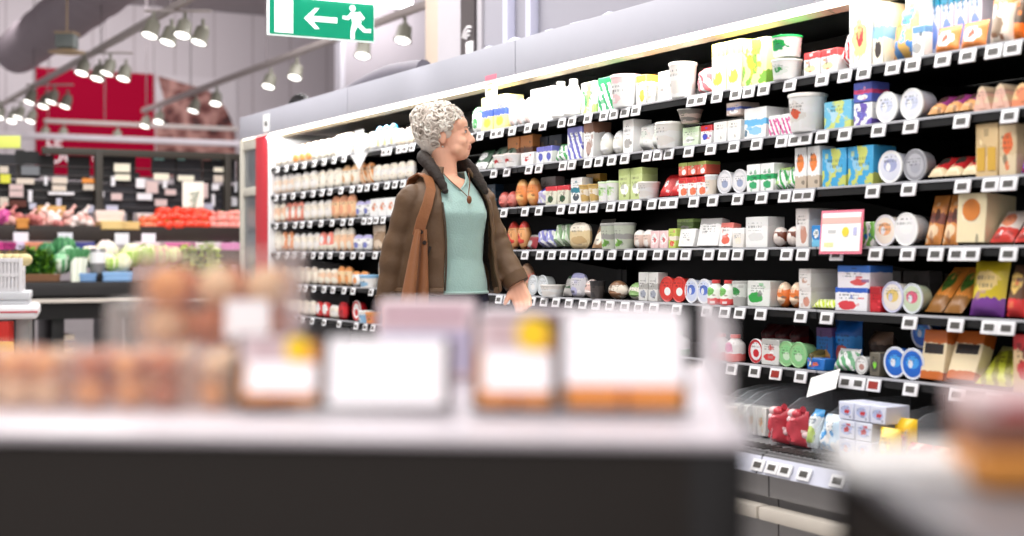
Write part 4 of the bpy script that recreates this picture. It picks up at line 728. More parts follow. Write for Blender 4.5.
hang(491, 92, 11, 34, (0, 0, 0), 'shelf_wobbler', 'white shelf tag with pink top above the yellow cartons', [paper, MATS['pink_edge'], MATS['yellow_dot']], wob, b=-.02)
# ================================================================ the shopper
skin = mat('skin', (236, 178, 150), .5, var=.05, scale=30); lipm = mat('lips', (206, 128, 110), .45, var=.03)
jack = mat('brown_olive_cloth', (94, 70, 48), .6, var=.2, scale=9, bump=.7, bscale=11); lining = mat('dark_brown_lining', (44, 35, 30), .75, var=.3, scale=60, bump=.5, bscale=90)
knit = mat('mint_knit', (160, 192, 186), .75, var=.05, scale=30, bump=.25, bscale=150, sheen=.2); navy = mat('navy_denim', (34, 38, 58), .7, var=.15, bump=.2, bscale=120)
hair_m = mat('silver_hair', (218, 208, 197), .5, var=.18, scale=40); tan = mat('tan_leather', (140, 90, 56), .5, var=.14, scale=14, bump=.2); shoe_m = mat('dark_leather', (40, 32, 30), .4)
TH = math.radians(35); PX, PY = -.257, 5.62
per = thing('person', 'woman with curly silver hair in open brown jacket and mint sweater, head turned right', 'person', (PX, PY, 0), TH)
HC = Vector((.004, .004, 1.509)); HYAW = math.radians(50); HR = Matrix.Translation(HC) @ Euler((math.radians(-3), 0, 0)).to_matrix().to_4x4() @ Euler((math.radians(-3), math.radians(-3), HYAW)).to_matrix().to_4x4() @ Matrix.Scale(.89, 4)
b = MB()
def hb(c, r, nu=18, nv=12, fn=None):   # head pieces in the head's own frame (face towards -y)
    b.ball(c, r, nu, nv, 0, HR, fn)
hb((0, .018, .032), (.073, .094, .088)); hb((0, -.03, -.03), (.060, .068, .078)); hb((0, -.062, -.093), (.026, .026, .020)); hb((0, -.05, -.075), (.046, .045, .04))
hb((.034, -.062, -.035), (.026, .028, .026)); hb((-.034, -.062, -.035), (.026, .028, .026)); hb((.036, -.04, -.064), (.028, .034, .028)); hb((-.036, -.04, -.064), (.028, .034, .028)); hb((0, -.075, .022), (.045, .02, .016)); hb((0, -.06, .045), (.055, .036, .04))
b.tube([(0, -.088, .016), (0, -.1, -.006), (0, -.114, -.03)], [.009, .010, .012], 10, 0, HR); hb((0, -.112, -.032), (.0115, .013, .010)); hb((.011, -.102, -.036), (.008, .01, .007)); hb((-.011, -.102, -.036), (.008, .01, .007))
hb((0, -.092, -.057), (.022, .013, .007)); hb((0, -.089, -.067), (.019, .013, .007)); hb((0, -.075, -.05), (.035, .025, .03))
for sx_ in (-1, 1):
    hb((sx_ * .076, .012, -.012), (.009, .019, .031)); hb((sx_ * .08, .016, .006), (.006, .016, .014))
    hb((sx_ * .031, -.076, .006), (.017, .012, .012))
b.limb([(.0, .012, 1.28), (-.002, .01, 1.37), (-.01, .012, 1.44)], [.06, .048, .05], 16)
b.limb([(-.105, .012, 1.258), (.105, .012, 1.258)], [.042, .042]); b.ball((0, -.005, 1.235), (.135, .09, .12)); b.ball((0, 0, 1.06), (.125, .085, .16)); b.ball((0, .005, .92), (.15, .10, .12)); b.ball((0, -.03, 1.29), (.10, .055, .06))
SHR, ELR, WRR = (-.15, .01, 1.258), (-.2, .055, 1.06), (-.222, .075, .85)
SHL, ELL, WRL = (.158, .01, 1.265), (.228, .0, 1.09), (.262, -.1, .932)
b.limb([SHR, ELR, WRR], [.048, .036, .025]); b.limb([SHL, ELL, WRL], [.048, .036, .025])
b.limb([(-.085, .0, .88), (-.09, -.02, .48), (-.09, .03, .09)], [.085, .055, .038]); b.limb([(.085, .0, .88), (.095, .0, .48), (.1, .05, .09)], [.085, .055, .038])
for x, y in ((-.09, .0), (.1, .02)): b.limb([(x, y + .03, .05), (x, y - .13, .035)], [.035, .028])
def hand(wr, d, side, palmn, curl):
    """palm along d with four curled fingers and a thumb leaving its side"""
    d = Vector(d).normalized(); n = Vector(palmn).normalized(); a = d.cross(n).normalized() * side; n = a.cross(d).normalized() * side
    w = Vector(wr)
    for k in range(4):
        o = (k - 1.5) * .019; base = w + d * .088 + a * o; b.limb([w + a * o * .7 + d * .012, base], [.015, .0135], 10)
        ln = (.036, .043, .04, .031)[k]; p = base; dd = d.copy(); pts = [base]; 
        for j in range(3):
            dd = (dd * math.cos(curl) + n * math.sin(curl)).normalized(); p = p + dd * (ln * (1, .72, .55)[j]); pts.append(p)
        b.limb(pts, [.0105, .0095, .0088, .0075], 10)
    t0 = w + d * .03 - a * .028; td = (d * .75 - a * .6 + n * .35).normalized(); t1 = t0 + td * .04; t2 = t1 + (td + n * .35 + d * .3).normalized() * .032
    b.limb([w + d * .01 - a * .01, t0, t1, t2], [.016, .0145, .011, .009], 10)
hand(WRR, (-.03, -.12, -1), 1, (1, 0, 0), .32)
hand(WRL, (.03, -.42, -.8), -1, (-.6, -.6, .1), .55)
body = link('body', voxel(b, 'body', .0048, 7, [skin, lipm]), per)
inv = HR.inverted()
for p in body.data.polygons:
    q = inv @ p.center
    if q.y < -.088 and -.073 < q.z < -.051 and abs(q.x) < .021: p.material_index = 1
for sx_ in (-1, 1):
    s = MB(); s.ball((sx_ * .031, -.083, .006), (.0105, .0065, .0048), 14, 9, 0, HR); s.ball((sx_ * .031, -.0885, .006), (.0042, .0018, .0042), 10, 7, 1, HR)
    s.tube([(sx_ * .019, -.087, .01), (sx_ * .031, -.092, .014), (sx_ * .043, -.085, .011)], .0014, 6, 1, HR)
    s.obj('eye', [mat('eye_white', (235, 230, 226), .25), mat('eye_dark', (60, 50, 48), .3)], per)
    s = MB(); s.tube([(sx_ * .015, -.094, .025), (sx_ * .031, -.096, .031), (sx_ * .048, -.084, .027)], [.002, .003, .0015], 8, 0, HR); s.obj('eyebrow', mat('grey_brow', (170, 140, 124), .6), per)
# hair: a soft cap with curls all over it
s = MB(); rr = random.Random(11)
def capfn(p): return p * (1 + .05 * math.sin(p.x * 9 + 1) * math.sin(p.z * 8) + .04 * math.sin(p.y * 11))
s.ball((0, .034, .052), (.091, .1, .094), 26, 18, 0, HR, capfn); s.ball((0, .075, -.005), (.068, .055, .08), 20, 14, 0, HR, capfn)
cnt = 0
while cnt < 520:
    v = Vector((rr.gauss(0, 1), rr.gauss(0, 1), rr.gauss(0, 1))).normalized()
    c = Vector((v.x * .096, .034 + v.y * .114, .044 + v.z * .106))
    if cnt % 5 == 4: c = Vector((v.x * .07, .09 + v.y * .06, .085 + v.z * .062))
    if c.z < .075 and c.y < -.03: continue
    if c.z < .03 and c.y < .034: continue
    if c.z < -.075: continue
    cnt += 1
    n = v; a = n.cross(Vector((rr.uniform(-1, 1), rr.uniform(-1, 1), rr.uniform(-1, 1)))).normalized(); e = n.cross(a); rad = rr.uniform(.01, .024); tn = rr.uniform(.55, 1.15); ph = rr.uniform(0, 6); h = rr.uniform(.003, .016)
    pts = []
    for k in range(15):
        u = k / 14; an = ph + u * tn * 2 * PI; pts.append(c + (a * math.cos(an) + e * math.sin(an)) * rad * (1.1 - .35 * u) + n * (u * h - .004))
    s.tube(pts, [.0052 * (1 - .7 * abs(2 * k / 14 - 1) ** 3) for k in range(15)], 6, rr.choice((0, 0, 1, 2)), HR)
s.obj('curly_hair', [hair_m, mat('pale_silver_hair', (242, 234, 224), .45, var=.2, scale=40), mat('grey_hair', (188, 176, 165), .5, var=.2, scale=40)], per)
# sweater
def prof(tab, z):
    for (z0, *a), (z1, *c) in zip(tab, tab[1:]):
        if z0 <= z <= z1:
            k = (z - z0) / (z1 - z0); k = k * k * (3 - 2 * k) if len(a) > 2 else k; return [x + (y - x) * k for x, y in zip(a, c)]
    return list(tab[-1][1:]) if z > tab[-1][0] else list(tab[0][1:])
SW = [(.885, .172, .13), (.93, .170, .128), (1.02, .152, .112), (1.12, .158, .122), (1.20, .166, .138), (1.25, .155, .118), (1.29, .135, .095), (1.33, .098, .08), (1.37, .07, .068)]
JA = [(.86, .212, .163), (.9, .212, .163), (1.0, .198, .152), (1.12, .192, .152), (1.2, .188, .153), (1.25, .178, .14), (1.29, .158, .118), (1.325, .128, .1), (1.385, .09, .085)]
def sweat(inner):
    def fn(u, v):
        ph = (u - .5) * 2 * PI; ang = abs(math.degrees(ph)); zt = 1.365 - .075 * max(0, 1 - ang / 48.) ; z = .885 + (zt - .885) * v
        a, d_ = prof(SW, z); fold = 1 + .012 * math.sin(ph * 7 + z * 14) * max(0, 1 - abs(z - 1.0) / .2); bust = .012 * math.exp(-((z - 1.2) / .05) ** 2) * math.exp(-((abs(ang) - 35) / 18.) ** 2)
        k = fold * (1 - inner * .03); return (a * k * math.sin(ph) * (1 + bust * 3), -(d_ + bust) * k * math.cos(ph), z)
    return fn
s = MB(); s.grid(sweat(0), 64, 40, closed=True); s.grid(sweat(1), 64, 40, closed=True)
sw = s.obj('sweater', knit, per, smooth=80)
s = MB(); n = 40; pts = []
for k in range(n + 1): pts.append(Vector(sweat(0)(k / n * .9999, 1.0)))
s.tube(pts, .0045, 6); s.obj('neckband', knit, sw)
s = MB(); pts = [Vector(sweat(0)(k / n * .9999, 0.0)) + Vector((0, 0, .006)) for k in range(n + 1)]; s.tube(pts, .006, 6); s.obj('hem', knit, sw)
# jacket body: open shell with a gap at the front, sleeves grown into it
s = MB(); N, K = 44, 26
def edge(z, sd):
    u = (z - .885) / .5; lo, hi = (-30, 44)
    return math.radians(lo + 2 * math.sin(u * 5) - 12 * max(0, u - .55)) if sd < 0 else math.radians(hi + 3 * math.sin(u * 4) + 14 * max(0, u - .5))
vs = []; fs = []
for j in range(K):
    z = .89 + .495 * j / (K - 1)
    for lay in (0, 1):
        for i in range(N):
            f0, f1 = edge(z, 1), 2 * PI + edge(z, -1); ph = f0 + (f1 - f0) * i / (N - 1); a, d_ = prof(JA, z)
            fl = .03 * max(0, 1 - i / 5.) * (1 - j / K) ; fold = 1 + .018 * math.sin(ph * 6 + z * 11) * (1 - .5 * j / K) + .01 * math.sin(z * 60 + 3 * math.sin(ph * 2))
            k = fold if lay == 0 else fold - .016 / a
            vs.append((a * k * math.sin(ph) + fl * .9, -d_ * k * math.cos(ph) - fl * .3, z))
L_ = 2 * N
for j in range(K - 1):
    for i in range(N - 1):
        o = j * L_ + i; fs.append((o, o + 1, o + L_ + 1, o + L_)); o += N; fs.append((o, o + L_, o + L_ + 1, o + 1))
    for i in (0, N - 1):
        o = j * L_ + i; fs.append((o, o + L_, o + L_ + N, o + N) if i == 0 else (o, o + N, o + L_ + N, o + L_))
for i in range(N - 1): fs.append((i, i + N, i + N + 1, i + 1)); o = (K - 1) * L_ + i; fs.append((o, o + 1, o + N + 1, o + N))
s.add(vs, fs)
def sleeve(S_, E_, W_, ph):
    S_, E_, W_ = Vector(S_), Vector(E_), Vector(W_); pts = []; rs = []
    n = 26
    for k in range(n + 1):
        u = k / n; p = S_.lerp(E_, u * 2) if u < .5 else E_.lerp(W_, (u - .5) * 2)
        pts.append(p); base = .062 - .009 * u; rs.append(base + .0022 * math.sin(u * 31 + ph) + .003 * math.sin(u * 13 + ph))
    for it in range(3): pts = [pts[0]] + [(pts[i - 1] + pts[i] * 2 + pts[i + 1]) / 4 for i in range(1, n)] + [pts[-1]]
    s.tube(pts, rs, 18); s.ball(S_ + Vector((0, 0, -.005)), (.062, .062, .062), 16, 10)
sleeve(SHR, ELR, (-.222, .074, .862), .3); sleeve(SHL, ELL, Vector(WRL) + Vector((-.006, .008, .012)), 1.4)
ja = link('jacket', voxel(s, 'jacket', .007, 3, [jack, lining]), per)
for p in ja.data.polygons:
    c = p.center; a, d_ = prof(JA, c.z)
    if (c.x / (a - .012)) ** 2 + (c.y / (d_ - .012)) ** 2 < .985 and abs(c.x) < .19: p.material_index = 1
# collar, cuffs, hem, pocket
s = MB(); pts = [(-.074, -.112, 1.275), (-.08, -.098, 1.305), (-.09, -.07, 1.345), (-.095, -.02, 1.395), (-.088, .035, 1.42), (-.058, .08, 1.43), (0, .096, 1.432), (.058, .082, 1.43), (.088, .038, 1.415), (.1, -.02, 1.385), (.108, -.066, 1.335), (.117, -.092, 1.3), (.124, -.1, 1.27)]
cv = []
for i in range(len(pts) - 1):
    for k in range(4): cv.append(Vector(pts[i]).lerp(Vector(pts[i + 1]), k / 4))
for it in range(4): cv = [cv[0]] + [(cv[i - 1] + cv[i] * 2 + cv[i + 1]) / 4 for i in range(1, len(cv) - 1)] + [cv[-1]]
s.tube(cv, [.007 + .022 * max(0, math.sin(PI * i / (len(cv) - 1))) ** .6 + .002 * math.sin(i * 2.1) for i in range(len(cv))], 12); s.obj('collar', lining, ja)
for W_, dr, nm in ((WRR, (0, .02, -1), 0), (WRL, (.25, -.38, -.75), 0)):
    d = Vector(dr).normalized(); s = MB(); s.tube([Vector(W_) - d * .03, Vector(W_) + d * .012], [.056, .052], 18); s.obj('cuff', jack, ja)
s = MB(); s.tube([(JA[0][1] * 1.02 * math.sin(a), -JA[0][2] * 1.02 * math.cos(a), .898) for a in [edge(.895, 1) + .12 + (2 * PI + edge(.895, -1) - edge(.895, 1) - .12) * k / 36 for k in range(37)]], .014, 8); s.obj('hem_band', jack, ja)
for sd in (-1,):
    s = MB(); s.tube([(.222 * math.sin(a) * 1.0, -.165 * math.cos(a) * 1.0, z) for a, z in ((-.75, 1.07), (-.83, 1.03), (-.92, .98))], .006, 6); s.obj('pocket', lining, ja)
s = MB(); s.tube([Vector((.15 * 0 + JA[3][1] * math.sin(edge(z, -1)) * .995, -JA[3][2] * math.cos(edge(z, -1)) * 1.0 - .002, z)) for z in [.9 + .34 * k / 14 for k in range(15)]], .0045, 6); s.obj('zipper', mat('dull_zip', (88, 76, 64), .4, metal=.4), ja)
# trousers and shoes
s = MB(); s.ball((0, .005, .9), (.165, .115, .12), 20, 12); s.limb([(-.085, .0, .86), (-.09, -.02, .48), (-.09, .03, .10)], [.098, .07, .06]); s.limb([(.085, .0, .86), (.095, .0, .48), (.1, .05, .10)], [.098, .07, .06])
link('trousers', voxel(s, 'trousers', .012, 4, [navy]), per)
for x, y in ((-.09, .0), (.1, .02)):
    s = MB(); s.ball((x, y - .05, .045), (.047, .135, .045), 18, 10); s.ball((x, y + .04, .07), (.045, .055, .06), 14, 9); s.box(x - .045, x + .045, y - .18, y + .085, 0, .02, 0, .008); link('shoe', voxel(s, 'shoe', .008, 2, [shoe_m]), per)
# necklace: cord and pendant
s = MB(); pts = [(-.058, -.055, 1.36), (-.035, -.082, 1.325), (.0, -.112, 1.285), (.012, -.135, 1.262), (.028, -.114, 1.285), (.056, -.08, 1.325), (.068, -.05, 1.362)]; s.tube(pts, .0022, 6)
nk = s.obj('necklace', mat('brown_cord', (110, 74, 50), .6), per); s = MB(); s.ball((.012, -.142, 1.252), (.011, .007, .016), 12, 8); s.obj('pendant', mat('amber_pendant', (120, 70, 40), .3), nk)
# shoulder bag
bag = thing('shoulder_bag', "tan leather shoulder bag hanging from the woman's right shoulder", 'bag', (PX, PY, 0), TH)
def ribbon(pts, w, th, up):
    s = MB(); vs = []; fs = []; pts = [Vector(p) for p in pts]
    for i, p in enumerate(pts):
        d = (pts[min(i + 1, len(pts) - 1)] - pts[max(i - 1, 0)]).normalized(); o = Vector(up[i] if isinstance(up, list) else up); a = d.cross(o).normalized(); o = a.cross(d).normalized(); wi = w[i] if isinstance(w, list) else w
        vs += [p + a * wi / 2 + o * th, p - a * wi / 2 + o * th, p - a * wi / 2, p + a * wi / 2]
    for i in range(len(pts) - 1):
        for k in range(4): fs.append((i * 4 + k, i * 4 + (k + 1) % 4, i * 4 + 4 + (k + 1) % 4, i * 4 + 4 + k))
    fs += [(0, 1, 2, 3), tuple(len(vs) - 4 + k for k in (3, 2, 1, 0))]; s.add(vs, fs); return s
sp_ = [(-.125, .1, 1.27), (-.12, .06, 1.335), (-.118, .0, 1.352), (-.122, -.055, 1.335), (-.138, -.1, 1.29), (-.163, -.115, 1.23), (-.185, -.112, 1.17), (-.2, -.105, 1.11)]
s = ribbon(sp_, [.04, .04, .04, .04, .04, .042, .044, .04], .006, [(0, 1, .6), (0, .5, 1), (0, 0, 1), (0, -.6, 1), (0, -1, .5), (0, -1, .2), (-.2, -1, .05), (-.3, -1, 0)]); s.obj('strap', tan, bag)
s = MB()
for i, (xo, yo) in enumerate(((-.012, -.012), (.03, .0))):
    vs = []; 
    for j in range(12):
        u = j / 11; z = 1.135 - .46 * u; wv = .02 + .038 * min(1, u * 1.7); cx_ = -.203 - .06 * u + (xo * .8 * (1 + .9 * min(1, u * 2))); cy_ = -.118 - .0 * u + yo
        for k in range(14): an = 2 * PI * k / 14; vs.append((cx_ + wv * .48 * math.cos(an) * (1 + .06 * math.sin(u * 9 + i)), cy_ + (.016 + .035 * u) * math.sin(an), z))
    fs = [(j * 14 + k, j * 14 + (k + 1) % 14, (j + 1) * 14 + (k + 1) % 14, (j + 1) * 14 + k) for j in range(11) for k in range(14)] + [tuple(range(13, -1, -1)), tuple(11 * 14 + k for k in range(14))]
    s.add(vs, fs)
s.obj('bag_body', tan, bag)
s = MB()
for x, z in ((-.203, 1.125), (-.218, 1.09), (-.188, 1.085)): s.lathe([(.008, 0), (.008, .006), (.001, .006)], 10, 0, TR(x, -.134, z) @ RX(PI / 2))
s.obj('eyelet', mat('dark_eyelet', (44, 32, 26), .4), bag)
# ================================================================ produce department, far left
tR = 9.8
def rp(px, py, t=tR):      # local point (along the rack, height) seen at a pixel
    b = b_at(px, t); q = P0 + U * t + B * b; return b, CAMZ + (HY - py) / F * q.y
O_R = P0 + U * tR
rk = thing('produce_rack', 'dark slatted produce rack with price cards behind the vegetables', 'rack', O_R, RW)
bx0, bx1 = rp(-60, 200)[0], rp(242, 200)[0]
zT0, zT1 = rp(100, 156)[1], rp(100, 149)[1]; zS = 1.285
s = MB(); s.box(rp(42, 150)[0], bx1, -.03, .03, zT0, zT1, 0, .006); s.obj('top_beam', olive, rk)
for px, wp, zb_ in ((98.5, 7, 0), (227, 6, 0), (240, 4, 0), (-30, 7, 0)):
    b = rp(px, 200)[0]; w = wp / 113. / 2; s = MB(); s.box(b - w, b + w, -.05, .05, 0, zT1 - .01, 0, .006); s.obj('post', olive, rk)
for px, wp in ((134, 5), (23, 8), (205, 3)):
    b = rp(px, 200)[0]; w = wp / 113. / 2; s = MB(); s.box(b - w, b + w, .12, .2, .9, zT1 - .02, 0, .006); s.obj('post', mat('brown_black_post', (60, 54, 50), .5), rk)
slate = mat('slate_board', (44, 44, 50), .5, var=.3, scale=6); blk = mat('black_board', (24, 24, 26), .5, var=.3, scale=5)
for (a, c, d_, e, m_) in ((-40, 17, 152, 178, slate), (17, 41, 150, 164, blk), (22, 42, 164, 178, slate), (41, 56, 154, 176, blk), (70, 92, 155, 180, blk), (105, 116, 155, 182, blk), (115, 138, 151, 162, blk), (-40, 100, 178, 215, blk), (100, 240, 182, 214, slate), (116, 138, 161, 184, blk), (154, 177, 156, 174, slate), (177, 180, 156, 186, blk), (180, 203, 156, 186, slate), (206, 215, 160, 186, blk), (215, 238, 157, 182, slate), (136, 142, 172, 190, blk)):
    x_, z1 = rp(a, d_); y_, z0 = rp(c, e); s = MB(); s.box(x_, y_, .085, .105, z0, z1, 0); s.obj('back_board', m_, rk, smooth=0)
s = MB()
for py in (167, 176, 184, 191.5, 199, 207): z = rp(100, py)[1]; s.tube([(bx0, .07, z), (bx1, .07, z)], .005, 6)
s.obj('wire', mat('grey_wire', (80, 76, 78), .4), rk)
cc = dict(b=(226, 214, 200), p=(222, 198, 196), w=(240, 240, 246), c=(244, 240, 220), o=(236, 150, 70), y=(232, 232, 80), g=(120, 124, 130), r=(96, 50, 40), l=(206, 206, 226))
for (a, d_, c, e, k) in ((17, 178, 35, 184, 'b'), (10, 184, 24, 190, 'p'), (10, 190.5, 24, 197, 'p'), (53, 177, 68, 183.5, 'b'), (53, 185, 67, 191, 'b'), (49, 191.5, 75, 195, 'w'), (45, 176, 48, 185, 'w'), (83, 178, 95, 183, 'o'), (84, 184, 95, 190, 'b'), (112, 176, 116, 186, 'w'), (115, 163, 131, 172, 'c'), (116, 174, 131, 180.5, 'c'), (102, 191, 105, 197, 'w'), (112, 193, 123, 200, 'p'), (0, 166, 9, 173, 'b'), (1, 174, 11, 183, 'y'), (22, 166, 40, 175, 'g'), (29, 190, 33, 202, 'w'),
                         (155, 173, 170, 180, 'c'), (137, 178, 146, 188, 'w'), (147, 181, 159, 193, 'p'), (138, 193, 153, 200, 'w'), (164, 180, 168, 188, 'w'), (166, 189, 177, 195, 'p'), (179, 175, 195, 181, 'c'), (202, 183, 209, 198, 'p'), (213, 184, 220, 190, 'w'), (215, 167, 230, 172, 'c'), (215, 175, 230, 182, 'b'), (236, 182, 238, 192, 'w'), (231, 197, 238, 206, 'w'), (213, 194, 216, 206, 'w'), (10, 200, 27, 207, 'r'), (30, 203, 37, 209, 'l'), (57, 198, 62, 210, 'l'), (107, 205, 119, 212, 'l'), (0, 197, 9, 206, 'b'), (89, 205, 95, 213, 'l'), (202, 203, 214, 212, 'l'), (156, 199, 168, 206, 'p')):
    x_, z1 = rp(a, d_); y_, z0 = rp(c, e); s = MB(); s.box(x_, y_, .03, .045, z0, z1); s.obj('price_card', mat('card_' + k, cc[k], .6, var=.05), rk, smooth=0)
for (a, d_, c, e) in ((156, 157, 166, 160), (180, 157, 187, 160), (215, 157, 222, 160)):
    x_, z1 = rp(a, d_); y_, z0 = rp(c, e); s = MB(); s.box(x_, y_, .07, .08, z0, z1); s.obj('price_card', mat('card_teal', (150, 206, 206), .6), rk, smooth=0)
# shelves of the rack
for z, y0, m_ in ((zS, -.42, 'produce_ledge'), (1.08, -.62, 'produce_ledge')):
    s = MB(); s.box(bx0, bx1, y0, .02, z - .1, z - .02, 0, .01); s.box(bx0, bx1, y0 - .01, y0, z - .12, z + .01, 0, .004); s.obj('shelf', mat(m_, (50, 42, 38), .5, var=.15), rk)
for px in (12, 55, 110, 136, 240):
    b = rp(px, 229)[0]; s = MB(); s.box(b - .06, b + .06, -.46, -.45, zS - .15, zS - .05); s.obj('price_card', mat('card_w', cc['w'], .6), rk, smooth=0)
ps = MB(); x_, z1 = rp(179, 182); y_, z0 = rp(200, 221)
w = y_ - x_; h = z1 - z0; ps.box(-w / 2, w / 2, 0, .004, 0, h); po = thing('poster', 'cream poster with green leaf strokes standing among the tomatoes', 'poster', O_R + B * ((x_ + y_) / 2) + Vector((0, 0, z0)) - U * .12, RW)
ps.obj('sheet', mat('cream_paper', (250, 248, 236), .7, var=.02, emit=.1), po, smooth=0); ps = MB()
for i in range(5): ps.tube([(-.03 + .02 * (i % 2), -.004, h * .68 - .03 * i), (.02, -.004, h * .7 - .03 * i), (.055 - .01 * i, -.004, h * .73 - .03 * i)], .006, 6)
ps.obj('leaf_strokes', mat('leaf_green', (70, 120, 80), .6), po)
def on_rack(px, t_off, z): b = b_at(px, tR - t_off); return P0 + U * (tR - t_off) + B * b + Vector((0, 0, z))
# fruit and vegetables on the upper ledge
def fruit(name, r, m, st=None, sq=.9):
    s = MB(); s.ball((0, 0, r * sq), (r, r, r * sq), 12, 8, 0, None, lambda p: Vector((p.x, p.y, p.z - .12 * math.exp(-((p.x ** 2 + p.y ** 2) / .12)) * (1 if p.z > 0 else -.4)))); o = s.obj(name, m)
    q = MB(); q.tube([(0, 0, r * 1.6), (.004, 0, r * 1.95)], .004, 5)
    for k in range(5): a = k * 1.257; q.tube([(0, 0, r * 1.66), (.5 * r * math.cos(a), .5 * r * math.sin(a), r * 1.72)], [.004, .001], 5)
    q.obj('stalk', st or mat('stalk_green', (80, 120, 50), .6), o); return o
RR = random.Random(3); NF = {}
def heap(proto, x0, x1, n, rows, z, label, group, r, cat='vegetable', t0=.42):
    for i in range(n):
        o = proto if i == 0 else dup(proto); rw = i % rows; k = i // rows; cols = -(-n // rows); px = x0 + (x1 - x0) * (k + .5) / cols
        o.location = on_rack(px + RR.uniform(-1.3, 1.3), t0 - .05 - rw * r * 1.8 + RR.uniform(-.01, .01), z + rw * r * 1.1 + (RR.uniform(0, .02) if rw else 0)); o.rotation_euler = (RR.uniform(-.4, .4), RR.uniform(-.4, .4), RR.uniform(0, 6))
        tag(o, label, cat, group)
zL = zS - .02
heap(fruit('tomato', .05, mat('tomato_red', (232, 66, 42), .25, var=.1)), 157, 207, 33, 3, zL, 'bright red tomato in the heap under the cream poster', 'red tomatoes heaped on the upper ledge', .05)
heap(fruit('tomato', .04, mat('pale_tomato', (238, 120, 84), .3, var=.1)), 141, 157, 12, 2, zL, 'small orange red tomato left of the red tomato heap', 'orange red tomatoes on the upper ledge', .04)
heap(fruit('pink_apple', .045, mat('pink_fruit', (240, 150, 140), .3, var=.2)), 210, 240, 15, 3, zL, 'pale pink apple at the right end of the ledge', 'pink apples on the upper ledge', .045, 'fruit')
def netb(px, w, h, m1, m2, label, off=.36, z=zL, name='net_bag'):
    s = MB(); rr = random.Random(int(px * 7)); 
    for i in range(14): s.ball((rr.uniform(-w / 2 + .03, w / 2 - .03), rr.uniform(-.05, .05), .035 + rr.random() * (h - .07)), .036, 10, 7, rr.choice((0, 0, 1)))
    s.tube([(-.02, 0, h - .02), (0, 0, h + .02), (.02, .01, h + .04)], [.03, .01, .018], 8, 1); return tag(s.obj(name, [m1, m2], loc=on_rack(px, off, z), rz=RW), label, 'bag')
on1 = mat('onion_pink', (230, 176, 166), .4, var=.2); on2 = mat('onion_red', (200, 120, 116), .4, var=.2); on3 = mat('garlic_white', (244, 226, 220), .5, var=.1); mg = mat('magenta_pack', (216, 90, 160), .4)
for px, w, h, a, c, l in ((4, .16, .17, mg, on1, 'pink and magenta net bag at the left edge of the ledge'), (14, .15, .15, on1, on2, 'pale pink net bag behind the amber crate'), (34, .16, .13, on2, on1, 'reddish net bag right of the amber crate'), (46, .18, .17, on1, on3, 'large pale onion net under the tan box'), (58, .14, .12, on2, on3, 'small reddish onion net, middle of the ledge'), (73, .2, .16, on3, on1, 'white garlic net left of the middle post'), (87, .18, .16, on1, on3, 'pale pink garlic net beside the middle post')): netb(px, w, h, a, c, l)
def crate(px, off, z, w, d, h, c, label, name='produce_crate', cat='crate'):
    r = thing(name, label, cat, on_rack(px, off, z), RW); m = mat('crate_%d_%d_%d' % c, c, .6, var=.08)
    s = MB(); s.box(-w / 2, w / 2, 0, d, 0, .012); s.box(-w / 2, w / 2, 0, .012, .0, h); s.box(-w / 2, w / 2, d - .012, d, 0, h); s.box(-w / 2, -w / 2 + .012, 0, d, 0, h); s.box(w / 2 - .012, w / 2, 0, d, 0, h); s.obj('crate_box', m, r, smooth=0)
    s = MB(); s.box(-w / 2 - .004, w / 2 + .004, -.004, .0, h * .72, h + .004); s.obj('crate_rim', m, r, smooth=0); return r
crate(22.5, .44, zL, .1, .2, .085, (214, 146, 70), 'small amber crate on the upper ledge'); crate(113, .44, zL, .2, .3, .07, (236, 206, 140), 'pale yellow crate right of the middle post'); crate(131, .44, zL, .15, .3, .065, (230, 196, 130), 'narrow pale yellow crate left of the tomatoes')
crate(52, .2, zL + .0, .22, .15, .2, (222, 176, 110), 'tan box at the back of the upper ledge')
crate(110, .15, zL, .24, .12, .17, (240, 224, 220), 'pale pink box at the back of the upper ledge'); crate(150, .15, zL, .22, .12, .15, (236, 226, 226), 'whitish box behind the orange red tomatoes')
# trays on the lower ledge
for px, w, c, l in ((3, .2, (206, 60, 140), 'magenta tray at the left of the lower ledge'), (14, .16, (226, 206, 236), 'lilac tray beside the magenta one'), (38, .2, (236, 150, 120), 'salmon coloured tray on the lower ledge'), (65, .16, (60, 70, 140), 'dark blue tray behind the cabbages'), (82, .2, (70, 74, 146), 'blue purple tray beside the dark blue one'), (150, .24, (240, 216, 226), 'pale pink tray left of centre on the lower ledge'), (178, .3, (226, 110, 180), 'bright pink tray under the tomatoes'), (206, .26, (244, 226, 240), 'whitish pink tray under the tomatoes'), (232, .2, (236, 150, 206), 'pink tray at the right of the lower ledge')):
    crate(px, .62, 1.06, w, .2, .09, c, l, 'produce_tray', 'tray')
